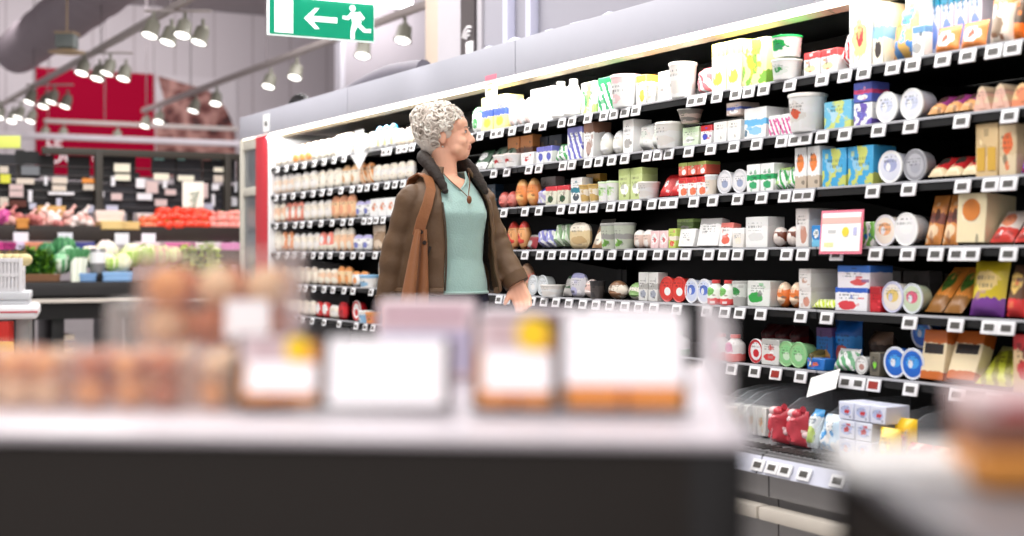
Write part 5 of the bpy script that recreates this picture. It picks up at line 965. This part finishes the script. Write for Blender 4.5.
# ---------------------------------------------------------------- black table in front with greens
tF = 8.75
def fp(px, t=tF): return b_at(px, t)
O_F = P0 + U * tF; zF = .83
x0, x1 = fp(-60), fp(225)
tb = thing('produce_table', 'long black produce table carrying green vegetables', 'table', O_F, RW)
s = MB(); s.box(x0, x1, -.02, .75, zF - .11, zF, 0, .008); s.obj('table_top', mat('black_table', (40, 39, 40), .45), tb)
s = MB(); s.box(x0, x1, -.05, .0, zF - .165, zF - .135, 0, .004); s.obj('rail', mat('pale_beige_rail', (206, 198, 188), .5), tb)
s = MB(); s.box(x0, x1, .03, .7, zF - .3, zF - .11); s.box(x0, x1, .05, .7, .0, .06); s.obj('table_base', black, tb, smooth=0)
for px in (30, 60, 118, 150, 205):
    s = MB(); b = fp(px); s.box(b - .05, b + .05, .08, .7, .06, zF - .3, 0, .004); s.obj('leg', black, tb)
s = MB(); s.box(fp(57), fp(77), .1, .5, .36, .40); s.box(fp(57), fp(77), .1, .5, .24, .28); s.obj('lower_shelf', mat('pale_shelf', (190, 176, 160), .5), tb, smooth=0)
def on_tab(px, off, z=0): t = tF + off; return P0 + U * t + B * b_at(px, t) + Vector((0, 0, zF + z))
leafm = [mat('leaf_bright', (98, 150, 40), .5, var=.3), mat('leaf_dark', (44, 92, 34), .5, var=.3), mat('leaf_lime', (206, 230, 80), .5, var=.2)]
def bunch(px, off, w, h, n, label, name, ms, z=0, spread=.5):
    s = MB(); rr = random.Random(int(px * 3 + off * 10))
    for i in range(n):
        x = rr.uniform(-w / 2, w / 2); y = rr.uniform(0, .22); zz = rr.uniform(.3, 1) * h * (1 - .35 * (2 * x / w) ** 2); a = rr.uniform(0, 6.28); L_ = rr.uniform(.02, .045)
        dx, dy, dz = math.cos(a) * L_, math.sin(a) * L_ * .7, rr.uniform(-.01, .03)
        s.add([(x, y, zz), (x + dx * .6 - dy * spread, y + dy * .6 + dx * spread, zz + dz * .7 + .006), (x + dx * 1.4, y + dy * 1.4, zz + dz), (x + dx * .6 + dy * spread, y + dy * .6 - dx * spread, zz + dz * .7 - .006)], [(0, 1, 2, 3)], rr.choice(range(len(ms))))
        if i % 4 == 0: s.tube([(x * .7, y * .8, 0), (x, y, zz)], .003, 4, len(ms) - 1)
    return tag(s.obj(name, ms, loc=on_tab(px, off, z), rz=RW, smooth=0), label, 'herbs')
crate(38, tR - tF - .02, zF, .34, .35, .06, (120, 84, 56), 'low brown crate holding the herbs')
bunch(31, .06, .17, .27, 420, 'bushy bunch of green herbs, left one in the brown crate', 'herb_bunch', leafm[:2], .015); bunch(46, .07, .17, .25, 420, 'darker bunch of green herbs, right one in the brown crate', 'herb_bunch', [leafm[1], leafm[0]], .015)
def cabbage(px, off, r, z, ms, label, sq=1.0):
    s = MB(); rr = random.Random(int(px * 5)); s.ball((0, 0, r * .9), r * .8, 14, 10, 0)
    for k in range(16):
        a = k * 2.4; el = rr.uniform(-.3, .9)
        def fn(u, v, a=a, el=el, q=rr.random()):
            th = a + (u - .5) * 1.5; e = el - .9 + v * 1.5; R_ = r * (.86 + .14 * v ** 2 + .05 * math.sin(u * 16 + q * 6) * v); return (R_ * math.cos(e) * math.cos(th), R_ * math.cos(e) * math.sin(th), r * .92 + R_ * math.sin(e) * sq)
        s.grid(fn, 9, 6, k % len(ms))
    return tag(s.obj('cabbage', ms, loc=on_tab(px, off, z), rz=RW), label, 'vegetable')
cg = [mat('cabbage_green', (78, 146, 92), .5, var=.35, scale=30), mat('cabbage_dark', (36, 104, 62), .5, var=.2)]; cw = [mat('cabbage_white', (226, 240, 222), .5, var=.1), mat('cabbage_pale', (150, 206, 160), .5, var=.15), cg[0]]
cabbage(48, .42, .1, .13, cg, 'big dark green cabbage at the back left'); cabbage(64, .40, .105, .17, cg, 'dark green cabbage behind the white leaved one'); cabbage(61, .16, .095, .05, [cw[1], cg[0], cw[0]], 'pale green cabbage in front beside the herbs'); cabbage(71, .2, .115, .07, cw, 'white leaved cabbage beside the grey canister')
def leek(px, off, z, label):
    s = MB(); s.tube([(0, 0, 0), (.0, 0, .12), (.01, .01, .2)], [.028, .03, .034], 12, 0)
    for k in range(6): a = k * 1.05; s.tube([(0, 0, .14), (.03 * math.cos(a), .03 * math.sin(a), .22), (.07 * math.cos(a), .05 * math.sin(a), .27)], [.02, .016, .004], 6, 1, None, .35)
    return tag(s.obj('leek', [mat('leek_white', (236, 242, 226), .4), cg[0]], loc=on_tab(px, off, z), rz=RW), label, 'vegetable')
leek(79, .05, 0, 'upright white leek in front of the white leaved cabbage'); leek(74, .02, 0, 'upright leek left of the whitest leek'); leek(83, .1, 0, 'upright leek beside the blue crate')
crate(88, tR - tF - .02, zF, .13, .3, .065, (120, 160, 206), 'small light blue crate left of the canister'); crate(118, tR - tF - .02, zF, .24, .3, .075, (140, 182, 226), 'wide light blue crate right of the canister')
cn = thing('canister', 'grey metal canister among the lettuces on the black table', 'canister', on_tab(98, .1), RW); s = MB(); s.box(-.07, .07, -.06, .06, 0, .07, 0, .006); s.obj('stand', black, cn)
s = MB(); s.lathe([(.06, .07), (.062, .075), (.062, .26), (.056, .27)], 20); s.obj('can', steel, cn); s = MB(); s.lathe([(.066, .15), (.067, .16), (.066, .24)], 20); s.obj('can_band', white_p, cn)
ll = [mat('lettuce_pale', (226, 236, 170), .5, var=.15), mat('lettuce_cream', (246, 244, 214), .5, var=.1), mat('lettuce_green', (170, 210, 90), .5, var=.2)]
for i, (px, off, r, z, ms, l) in enumerate(((90, .3, .1, .10, [ll[1], on3], 'cream cauliflower behind the canister'), (106, .35, .11, .13, [on3, ll[1]], 'white cauliflower right of the canister'), (111, .12, .085, .07, ll, 'pale lettuce in the wide blue crate, left one'), (122, .12, .085, .07, [ll[1], ll[0]], 'creamy lettuce in the wide blue crate, right one'), (132, .3, .11, .1, ll, 'pale green lettuce beyond the wide blue crate'), (146, .32, .11, .1, [ll[1], ll[2]], 'cream and green lettuce behind the pastry tub'), (160, .3, .11, .1, [ll[0], on1], 'pinkish green lettuce left of the frilly ones'))):
    s0 = cabbage(px, off, r, z, ms, l); s0.name = 'lettuce'
for px, l in ((172, 'pinkish endive left of the frilly lettuces'),): s0 = cabbage(px, .3, .09, .12, [on1, ll[0]], l); s0.name = 'endive'
bunch(188, .3, .22, .3, 320, 'frilly yellow green lettuce, left of two by the rack post', 'frilly_lettuce', [leafm[2], leafm[0], ll[0]], 0, .8); bunch(210, .3, .24, .32, 320, 'frilly yellow green lettuce, right of two by the rack post', 'frilly_lettuce', [leafm[2], leafm[0], ll[0]], 0, .8)
# ---------------------------------------------------------------- white bin with red picture box at the left edge
Yb = 8.3; 
def LX(px, Y=Yb): return (px - CX) / F * Y
def LZ(py, Y=Yb): return CAMZ + (HY - py) / F * Y
bn_ = thing('produce_bin', 'white slatted bin on a grey pillar foot at the left edge', 'bin', (LX(5), Yb, 0), .3)
c0 = LX(5); m_ = mat('bin_white', (226, 224, 226), .4, var=.05)
s = MB(); xa, xb = LX(-70) - c0, LX(21) - c0; za, zb2 = LZ(292), LZ(258)
s.box(xa, xb, 0, .5, za, za + .02)
for i in range(26): x = xa + (xb - xa) * (i + .5) / 26; s.box(x - .007, x + .007, -.004, .004, za, zb2)
for y in (0, .5): s.box(xa, xb, y - .008, y + .008, zb2 - .025, zb2, 0, .003); s.box(xa, xb, y - .008, y + .008, za + .09, za + .11)
s.box(xb - .02, xb + .004, -.01, .51, za, zb2, 0, .004); s.box(xa, xb, .49, .51, za, zb2); s.box(xa, xb, .012, .018, za, zb2); s.obj('slatted_crate', m_, bn_)
s = MB(); s.box(xa, LX(29) - c0, -.04, .55, LZ(300), LZ(292), 0, .012); s.box(xa, LX(28) - c0, -.03, .54, LZ(306), LZ(300) , 0, .01); s.obj('tray', mat('bin_grey', (206, 208, 212), .4), bn_)
s = MB(); s.box(xa, LX(37) - c0, -.08, .6, LZ(319), LZ(305), 0, .035, 4); bmp = s.obj('bumper', m_, bn_); s = MB(); s.box(xa, LX(36.5) - c0, -.085, .58, LZ(312.5), LZ(311), 0, .004); s.obj('red_line', mat('red_line', (190, 40, 60), .4), bmp)
s = MB(); s.box(LX(15) - c0, LX(29) - c0, .02, .5, 0, LZ(318), 0, .02); s.obj('pillar', mat('bin_pillar', (150, 148, 146), .4, metal=.3), bn_)
pb = thing('poster_box', 'red and orange picture box standing under the white bin', 'box', (LX(0), Yb - .06, 0)); c1_ = LX(0)
s = MB(); s.box(LX(-40) - c1_, LX(12) - c1_, 0, .1, 0, LZ(321), 0, .006); s.obj('box_body', art((206, 40, 30), (240, 120, 30), (226, 60, 30), 'patch'), pb)
s = MB(); s.box(LX(-40) - c1_, LX(12) - c1_, -.006, -.001, LZ(351), LZ(348)); s.box(LX(-2) - c1_, LX(18) - c1_, -.02, -.007, LZ(352), LZ(341), 1, .004); s.obj('yellow_label', [mat('yellow_strip', (236, 206, 90), .5), mat('amber_label', (240, 176, 60), .5)], pb)
pt = fruit('potato', .05, mat('potato_skin', (206, 190, 140), .6, var=.2), mat('potato_eye', (150, 120, 80), .7), .8)
for i, px in enumerate((-8, 2, 10, 17)):
    o = pt if i == 0 else dup(pt); o.location = (LX(px), Yb + .12, LZ(258) - .05); tag(o, 'pale potato, %s from the left in the white bin' % ORD[i], 'vegetable', 'potatoes in the white bin')
sb = thing('shelf_sign', 'yellow green header strip at the upper left edge', 'sign', (LX(0, 11.6), 11.6, LZ(148, 11.6))); s = MB(); s.box(-.6, LX(20, 11.6) - LX(0, 11.6), 0, .02, 0, .1, 0, .004); s.obj('strip', mat('lime_strip', (214, 222, 110), .5, emit=.15), sb); s = MB(); s.tube([(-.3, .05, .1), (-.3, .05, 4.4 - .8)], .008, 6); s.obj('cable', cable_m, sb)
# ================================================================ bakery table in the foreground
TA = math.atan2(-.061, .613); TD = Vector((math.cos(TA), math.sin(TA), 0)); TN_ = Vector((-TD.y, TD.x, 0)); TF = Vector((.185, 1.129, 0)); TZ = .882
def TP(px, back, z=TZ):        # point on the table seen in column px, 'back' metres behind its front edge
    k = (px - CX) / F; q = TF + TN_ * back; t = (k * q.y - q.x) / (TD.x - k * TD.y); return q + TD * t + Vector((0, 0, z))
top_m = mat('white_table_top', (226, 218, 224), .35, var=.03); face_m = mat('table_dark_face', (44, 38, 34), .5, var=.12, scale=3)
bt = thing('bakery_table', 'long dark sided promotion table with white top holding bakery packs', 'table', TF, TA)
s = MB(); s.box(-1.9, 0, .002, .8, TZ - .006, TZ, 0, .002); s.box(-1.9, 0, -.006, .012, TZ - .004, TZ + .003, 0, .002); s.box(-.02, .006, 0, .8, TZ - .004, TZ + .004, 0, .002); s.obj('table_top', top_m, bt)
s = MB(); s.box(-1.88, -.024, .0, .03, .06, TZ - .0065); s.box(-.03, -.002, .03, .78, .06, TZ - .0065); s.box(-1.88, -.03, .76, .78, .06, TZ - .0065); s.obj('side_panel', face_m, bt, smooth=0)
for x, y in ((-.024, .006), (-.024, .77), (-1.87, .012), (-1.87, .77)): s = MB(); s.box(x - .02, x + .025, y - .008, y + .02, 0, TZ - .0065, 0, .004); s.obj('corner_post', mat('corner_post_dark', (38, 36, 36), .4), bt)
s = MB(); s.box(-.012, -.009, .03, .72, TZ + .004, TZ + .095, 0); s.obj('end_guard', clear('milky_acrylic', (252, 250, 252), .24, .35), bt, smooth=0)
film = clear('clear_film', (246, 244, 246), .03, .1); tubm = clear('clear_tub', (246, 232, 226), .07, .12)
cake_m = mat('orange_sponge', (250, 160, 66), .6, var=.15, scale=40, bump=.2, emit=.12); tray_m = mat('black_tray', (22, 20, 24), .35)  # sponge cake has emission added to look brighter lit
lab = mat('white_label', (252, 248, 250), .5, var=0, emit=.2); printm = mat('plum_print', (196, 160, 166), .5, var=.3, scale=60); yel = mat('yellow_sticker', (246, 204, 40), .5, emit=.15)  # labels and stickers glow a little, imitating strong light on them
def cakepack(px0, px1, back, h, label, big, lean=24, lcov=.74, sticker=False):
    """shallow black tray of sponge cakes set up on edge and leaning back, big label on its clear film"""
    a = TP(px0, back); b_ = TP(px1, back); w = (b_ - a).length * .985; c = (a + b_) / 2; ang = math.radians(lean); d = .038
    r = thing('cake_pack', label, 'cake pack', (c.x, c.y, TZ + .002), TA)
    M_ = TR(0, 0, d * math.sin(ang) + .0005) @ RX(-ang)
    s = MB(); e = .0025; s.box(-w / 2, w / 2, d - e, d, 0, h, 0, .002, 1, M_); s.box(-w / 2, -w / 2 + e, 0, d, 0, h, 0, 0, 1, M_); s.box(w / 2 - e, w / 2, 0, d, 0, h, 0, 0, 1, M_); s.box(-w / 2, w / 2, 0, d, 0, e, 0, 0, 1, M_); s.box(-w / 2, w / 2, 0, d, h - e, h, 0, 0, 1, M_); s.obj('tray', tray_m, r)
    n = 2
    for i in range(n): s = MB(); x0 = -w / 2 + e + (w - 2 * e) * i / n; s.box(x0 + .001, x0 + (w - 2 * e) / n - .001, .001, d - e - .001, e, h * .93, 0, .008, 3, M_); s.obj('sponge_cake', cake_m, r)
    s = MB(); s.box(-w / 2, w / 2, -.0015, 0, 0, h, 0, 0, 1, M_); s.obj('film', film, r, smooth=0)
    s = MB()
    if big: s.box(-w * .47, w * .47, -.004, -.0017, h * (1 - lcov), h * .985, 0, .001, 1, M_)
    else:
        s.box(-w * .36, w * .44, -.004, -.0017, h * .2, h * .62, 0, .001, 1, M_); s.box(-w * .42, w * .22, -.0036, -.0017, h * .62, h * .97, 1, 0, 1, M_)
        for k in range(3): s.box(-w * .3, w * (.1 - .05 * k), -.0042, -.003, h * (.7 + .08 * k), h * (.73 + .08 * k), 2, 0, 1, M_)
    lb = s.obj('label', [lab, mat('pink_paper', (236, 216, 218), .5), printm], r)
    if sticker: s = MB(); s.lathe([(h * .17, 0), (h * .17, .002), (.001, .002)], 22, 0, M_ @ TR(w * .22, -.0045, h * .8) @ RX(PI / 2)); s.obj('sticker', yel, lb)
    return r
cakepack(233, 322, .155, .068, 'leftmost orange cake pack with yellow dot and pink printed label', False, 8, sticker=True)
cakepack(323, 449, .155, .066, 'cake pack almost hidden by one big blank white label, second from left', True, 8, .96)
cakepack(470, 557, .155, .088, 'orange cake pack with yellow dot left of the tall blank label', False, 7, sticker=True)
cakepack(559, 689, .155, .092, 'right end cake pack, tall blank white label over orange cake', True, 7, .74)
def backpack(px0, px1, back, h, label, c0, c1, z=0):
    a = TP(px0, back); b_ = TP(px1, back); w = (b_ - a).length * .98; c = (a + b_) / 2; r = thing('bakery_pack', label, 'pack', (c.x, c.y, TZ + .002 + z), TA)
    s = MB(); s.box(-w / 2, w / 2, 0, .05, 0, h, 0, .006); s.obj('carton', mat('pack_%d_%d_%d' % c0, c0, .5, var=.05), r); s = MB(); s.box(-w * .42, w * .42, -.002, 0, h * .7, h * .95); s.box(-w * .46, w * .46, -.002, 0, h * .1, h * .62, 1); s.obj('label', [mat('pack_dusk', (216, 188, 196), .5), mat('pack_%d_%d_%d' % c1, c1, .5, var=.05)], r, smooth=0)
backpack(376, 474, .55, .094, 'pinkish pack with lilac band standing behind the white labelled pack', (240, 222, 226), (200, 194, 218))
backpack(478, 580, .48, .086, 'whitish pack standing behind the yellow dotted right cake pack', (240, 230, 236), (226, 216, 226)); backpack(583, 680, .48, .088, 'whitish pack standing behind the tall blank label', (246, 236, 240), (236, 226, 232))
# clear boxes of small round pastries
past = [mat('pastry_gold', (244, 166, 100), .5, var=.2, scale=50, bump=.3), mat('pastry_brown', (196, 110, 62), .5, var=.2, scale=50, bump=.3), mat('pastry_peach', (252, 206, 164), .5, var=.15, scale=50, bump=.3)]
RP = random.Random(21); PB = []
for m_ in past:
    s = MB(); s.ball((0, 0, .0), (.0185, .0185, .0165), 14, 10, 0, None, lambda p: p * (1 + .05 * math.sin(p.x * 7) * math.sin(p.y * 6 + 1))); s.ball((0, 0, .009), (.012, .012, .0105), 10, 7, 0); PB.append(s.mesh('round_pastry', m_))
def pastry_box(px, back, w, d, h, z, label, layers, plabel, group, sc_=.85, name='clear_tub'):
    c = TP(px, back); r = thing(name, label, 'tub', (c.x, c.y, z), TA); e = .0012; s = MB(); s.box(-w / 2, w / 2, 0, d, 0, e)
    for x0, x1, y0, y1 in ((-w / 2, w / 2, 0, e), (-w / 2, w / 2, d - e, d), (-w / 2, -w / 2 + e, 0, d), (w / 2 - e, w / 2, 0, d)): s.box(x0, x1, y0, y1, e, h)
    s.obj('tub', tubm, r, smooth=0); s = MB(); s.box(-w / 2 - .003, w / 2 + .003, -.003, d + .003, h, h + .004, 0, .0015, 1); s.obj('lid', tubm, r)
    if h > .09: s = MB(); s.box(w * .12, w * .42, -.0012, -.0003, h * .1, h * .5); s.obj('label', lab, r, smooth=0)
    nx = int((w - .004) / (.0375 * sc_)); ny = max(1, int((d - .006) / (.0385 * sc_)))
    for l in range(layers):
        for j in range(ny):
            for i in range(nx):
                x = -w / 2 + (i + .5) * w / nx + RP.uniform(-.0025, .0025); y = .003 + (j + .5) * (d - .006) / ny + RP.uniform(-.0015, .0015); zz = .0014 + .0165 * sc_ + l * .033 * sc_
                p = c + TD * x + TN_ * y; o = link('round_pastry', RP.choice(PB), None, (p.x, p.y, z + zz), RP.uniform(0, 6)); k_ = sc_ * RP.uniform(.86, 1.0); o.scale = (k_, k_, k_); tag(o, plabel, 'pastry', group)
for px, l in ((2, 'at the left edge'), (120, 'below the clear box')):
    pastry_box(px, .17, .108, .1, .05, TZ + .002, 'flat clear tub of small pastries ' + l, 2, 'small golden brown ball pastry in the flat tub ' + l, 'ball pastries in the flat tub ' + l, .8)
pastry_box(211, .17, .06, .1, .05, TZ + .002, 'narrow clear tub of pastries left of the cake packs', 2, 'small golden brown ball pastry in the narrow tub', 'ball pastries in the narrow tub', .8)
pastry_box(208, .29, .155, .1, .1, TZ + .0535, 'tall clear tub of small pastries stacked on top', 2, 'small golden brown ball pastry in the tall clear tub', 'ball pastries in the tall tub', 1.22)
pastry_box(208, .29, .16, .105, .046, TZ + .002, 'flat clear tub carrying the tall pastry tub', 1, 'ball pastry in the flat tub below the tall one', 'ball pastries below the tall tub')
c = TP(138, .42); r = thing('clear_box', 'empty greyish clear box behind the flat tubs', 'box', (c.x - .02, c.y, TZ + .002), TA); s = MB(); s.box(-.02, .02, 0, .06, 0, .095, 0, .006); s.obj('box_shell', clear('greyish_clear', (206, 200, 194), .3, .2), r)
# ================================================================ second table, lower right
T2A = math.radians(-1.0)
dt = thing('bakery_table', 'dark table with pale top cutting in at the lower right corner', 'table', (.238, 1.05, 0), T2A)
s = MB(); s.box(0, 1.2, -.85, 0, TZ - .012, TZ, 0, .004); s.box(-.004, .02, -.85, 0, TZ - .008, TZ + .004, 0, .003); s.box(0, 1.2, -.02, .004, TZ - .008, TZ + .004, 0, .003); s.obj('table_top', mat('pale_grey_top', (128, 126, 130), .35, var=.05), dt)
s = MB(); s.box(.0, .03, -.83, -.015, .06, TZ - .013); s.box(.03, 1.18, -.035, -.015, .06, TZ - .013); s.box(1.16, 1.18, -.83, -.035, .06, TZ - .013); s.obj('side_panel', face_m, dt, smooth=0)
for x, y in ((.02, -.025), (.02, -.82), (1.17, -.025), (1.17, -.82)): s = MB(); s.box(x - .02, x + .02, y - .02, y + .02, 0, TZ - .013, 0, .004); s.obj('corner_post', MATS['corner_post_dark'], dt)
def D2(px, Y, z=TZ): return Vector(((px - CX) / F * Y, Y, z))
c = D2(915, .97); r = thing('white_tray', 'white paper tray lying at the corner of the right table', 'tray', (c.x, c.y, TZ + .002), T2A)
s = MB(); s.box(-.05, .05, -.05, .04, 0, .003); 
for x0, x1, y0, y1 in ((-.05, .05, -.05, -.047), (-.05, .05, .037, .04), (-.05, -.047, -.05, .04), (.047, .05, -.05, .04)): s.box(x0, x1, y0, y1, 0, .014)
s.obj('tray_sheet', mat('tray_white', (252, 250, 248), .5, emit=.1), r, smooth=0)  # paper tray brightened by some emission, it is no light source
c = D2(1006, .90); r = thing('bread_pack', 'pinkish topped pack of brown bread standing on the right table', 'bread', (c.x + .02, c.y, TZ + .002), T2A)
s = MB(); s.box(-.04, .09, -.02, .06, 0, .024, 0, .008, 3); s.obj('orange_base', mat('orange_crust', (224, 150, 70), .6, var=.15, bump=.2), r)
s = MB(); s.box(-.04, .09, -.015, .06, .024, .044, 0, .008, 3); s.obj('bread', mat('brown_crust', (160, 110, 92), .6, var=.2, bump=.2), r)
s = MB(); s.box(-.041, .091, -.016, .061, .044, .062, 0, .007, 3); s.obj('wrapper', mat('pink_wrapper', (232, 206, 206), .4, var=.1), r); s = MB(); s.box(-.03, .05, -.018, -.0165, .048, .054); s.obj('red_stripe', mat('red_print', (214, 80, 86), .5), r, smooth=0)
# ================================================================ light and camera
def area(loc, rot, sx_, sy_, e, c=(1, .97, .95)):
    l = bpy.data.lights.new('area', 'AREA'); l.shape = 'RECTANGLE'; l.size = sx_; l.size_y = sy_; l.energy = e; l.color = c
    o = bpy.data.objects.new('area_light', l); COL.objects.link(o); o.location = loc; o.rotation_euler = rot; return o
for (x, y, e) in ((-1.0, 0.6, 120), (-1.2, 5.0, 150), (-2.2, 9.5, 260), (-1.5, 15, 240)):
    area((x, y, 4.9), (0, 0, 0), 2.6, 2.6, e)
area((-.35, -.1, 2.5), (math.radians(32), 0, 0), 1.2, .5, 9, (1, .97, .96))  # added lamp that brightens the foreground table, no fitting modelled
for (t, b, e) in ((18.5, 1.0, 115), (18.0, 5.0, 55), (14.5, 5.5, 60)):  # added lamps aimed at the end wall to brighten it
    q = P0 + U * t + B * b; area((q.x, q.y, 5.2), Euler((math.radians(58), 0, RW)), 3.5, .5, e)
for k in range(4):
    t0, t1 = EDGES[k], min(EDGES[k + 1], TEND + .1); tm = (t0 + t1) / 2
    area(CP(tm, -.01, 1.862), Euler((math.radians(12), 0, RZ)), (t1 - t0) * .97, .05, (3, 10, 13, 15)[k] * (t1 - t0) / 2.1, (1, .975, .93))
    area(CP(tm, -1.5, 3.0), Euler((math.radians(62), 0, RZ)), 2.0, .6, 14, (1, .98, .96))
wd = bpy.data.worlds.new('World'); bpy.context.scene.world = wd; wd.use_nodes = True
bgn = wd.node_tree.nodes['Background']; bgn.inputs[0].default_value = (1, .96, .97, 1); bgn.inputs[1].default_value = .55
cam = bpy.data.cameras.new('camera'); cam.lens = 50; cam.sensor_width = 36; cam.sensor_fit = 'HORIZONTAL'; cam.shift_y = (HY - 268) / 1024.; cam.clip_start = .02
cam.dof.use_dof = True; cam.dof.focus_distance = 5.7; cam.dof.aperture_fstop = 1.8
co = bpy.data.objects.new('camera', cam); COL.objects.link(co); co.location = (0, 0, CAMZ); co.rotation_euler = (PI / 2, 0, 0)
sc = bpy.context.scene; sc.camera = co
sc.view_settings.view_transform = 'Standard'; sc.view_settings.look = 'None'; sc.view_settings.exposure = .25
sc.cycles.max_bounces = 8; sc.cycles.transparent_max_bounces = 24; sc.cycles.sample_clamp_indirect = 6; sc.cycles.caustics_reflective = False; sc.cycles.caustics_refractive = False
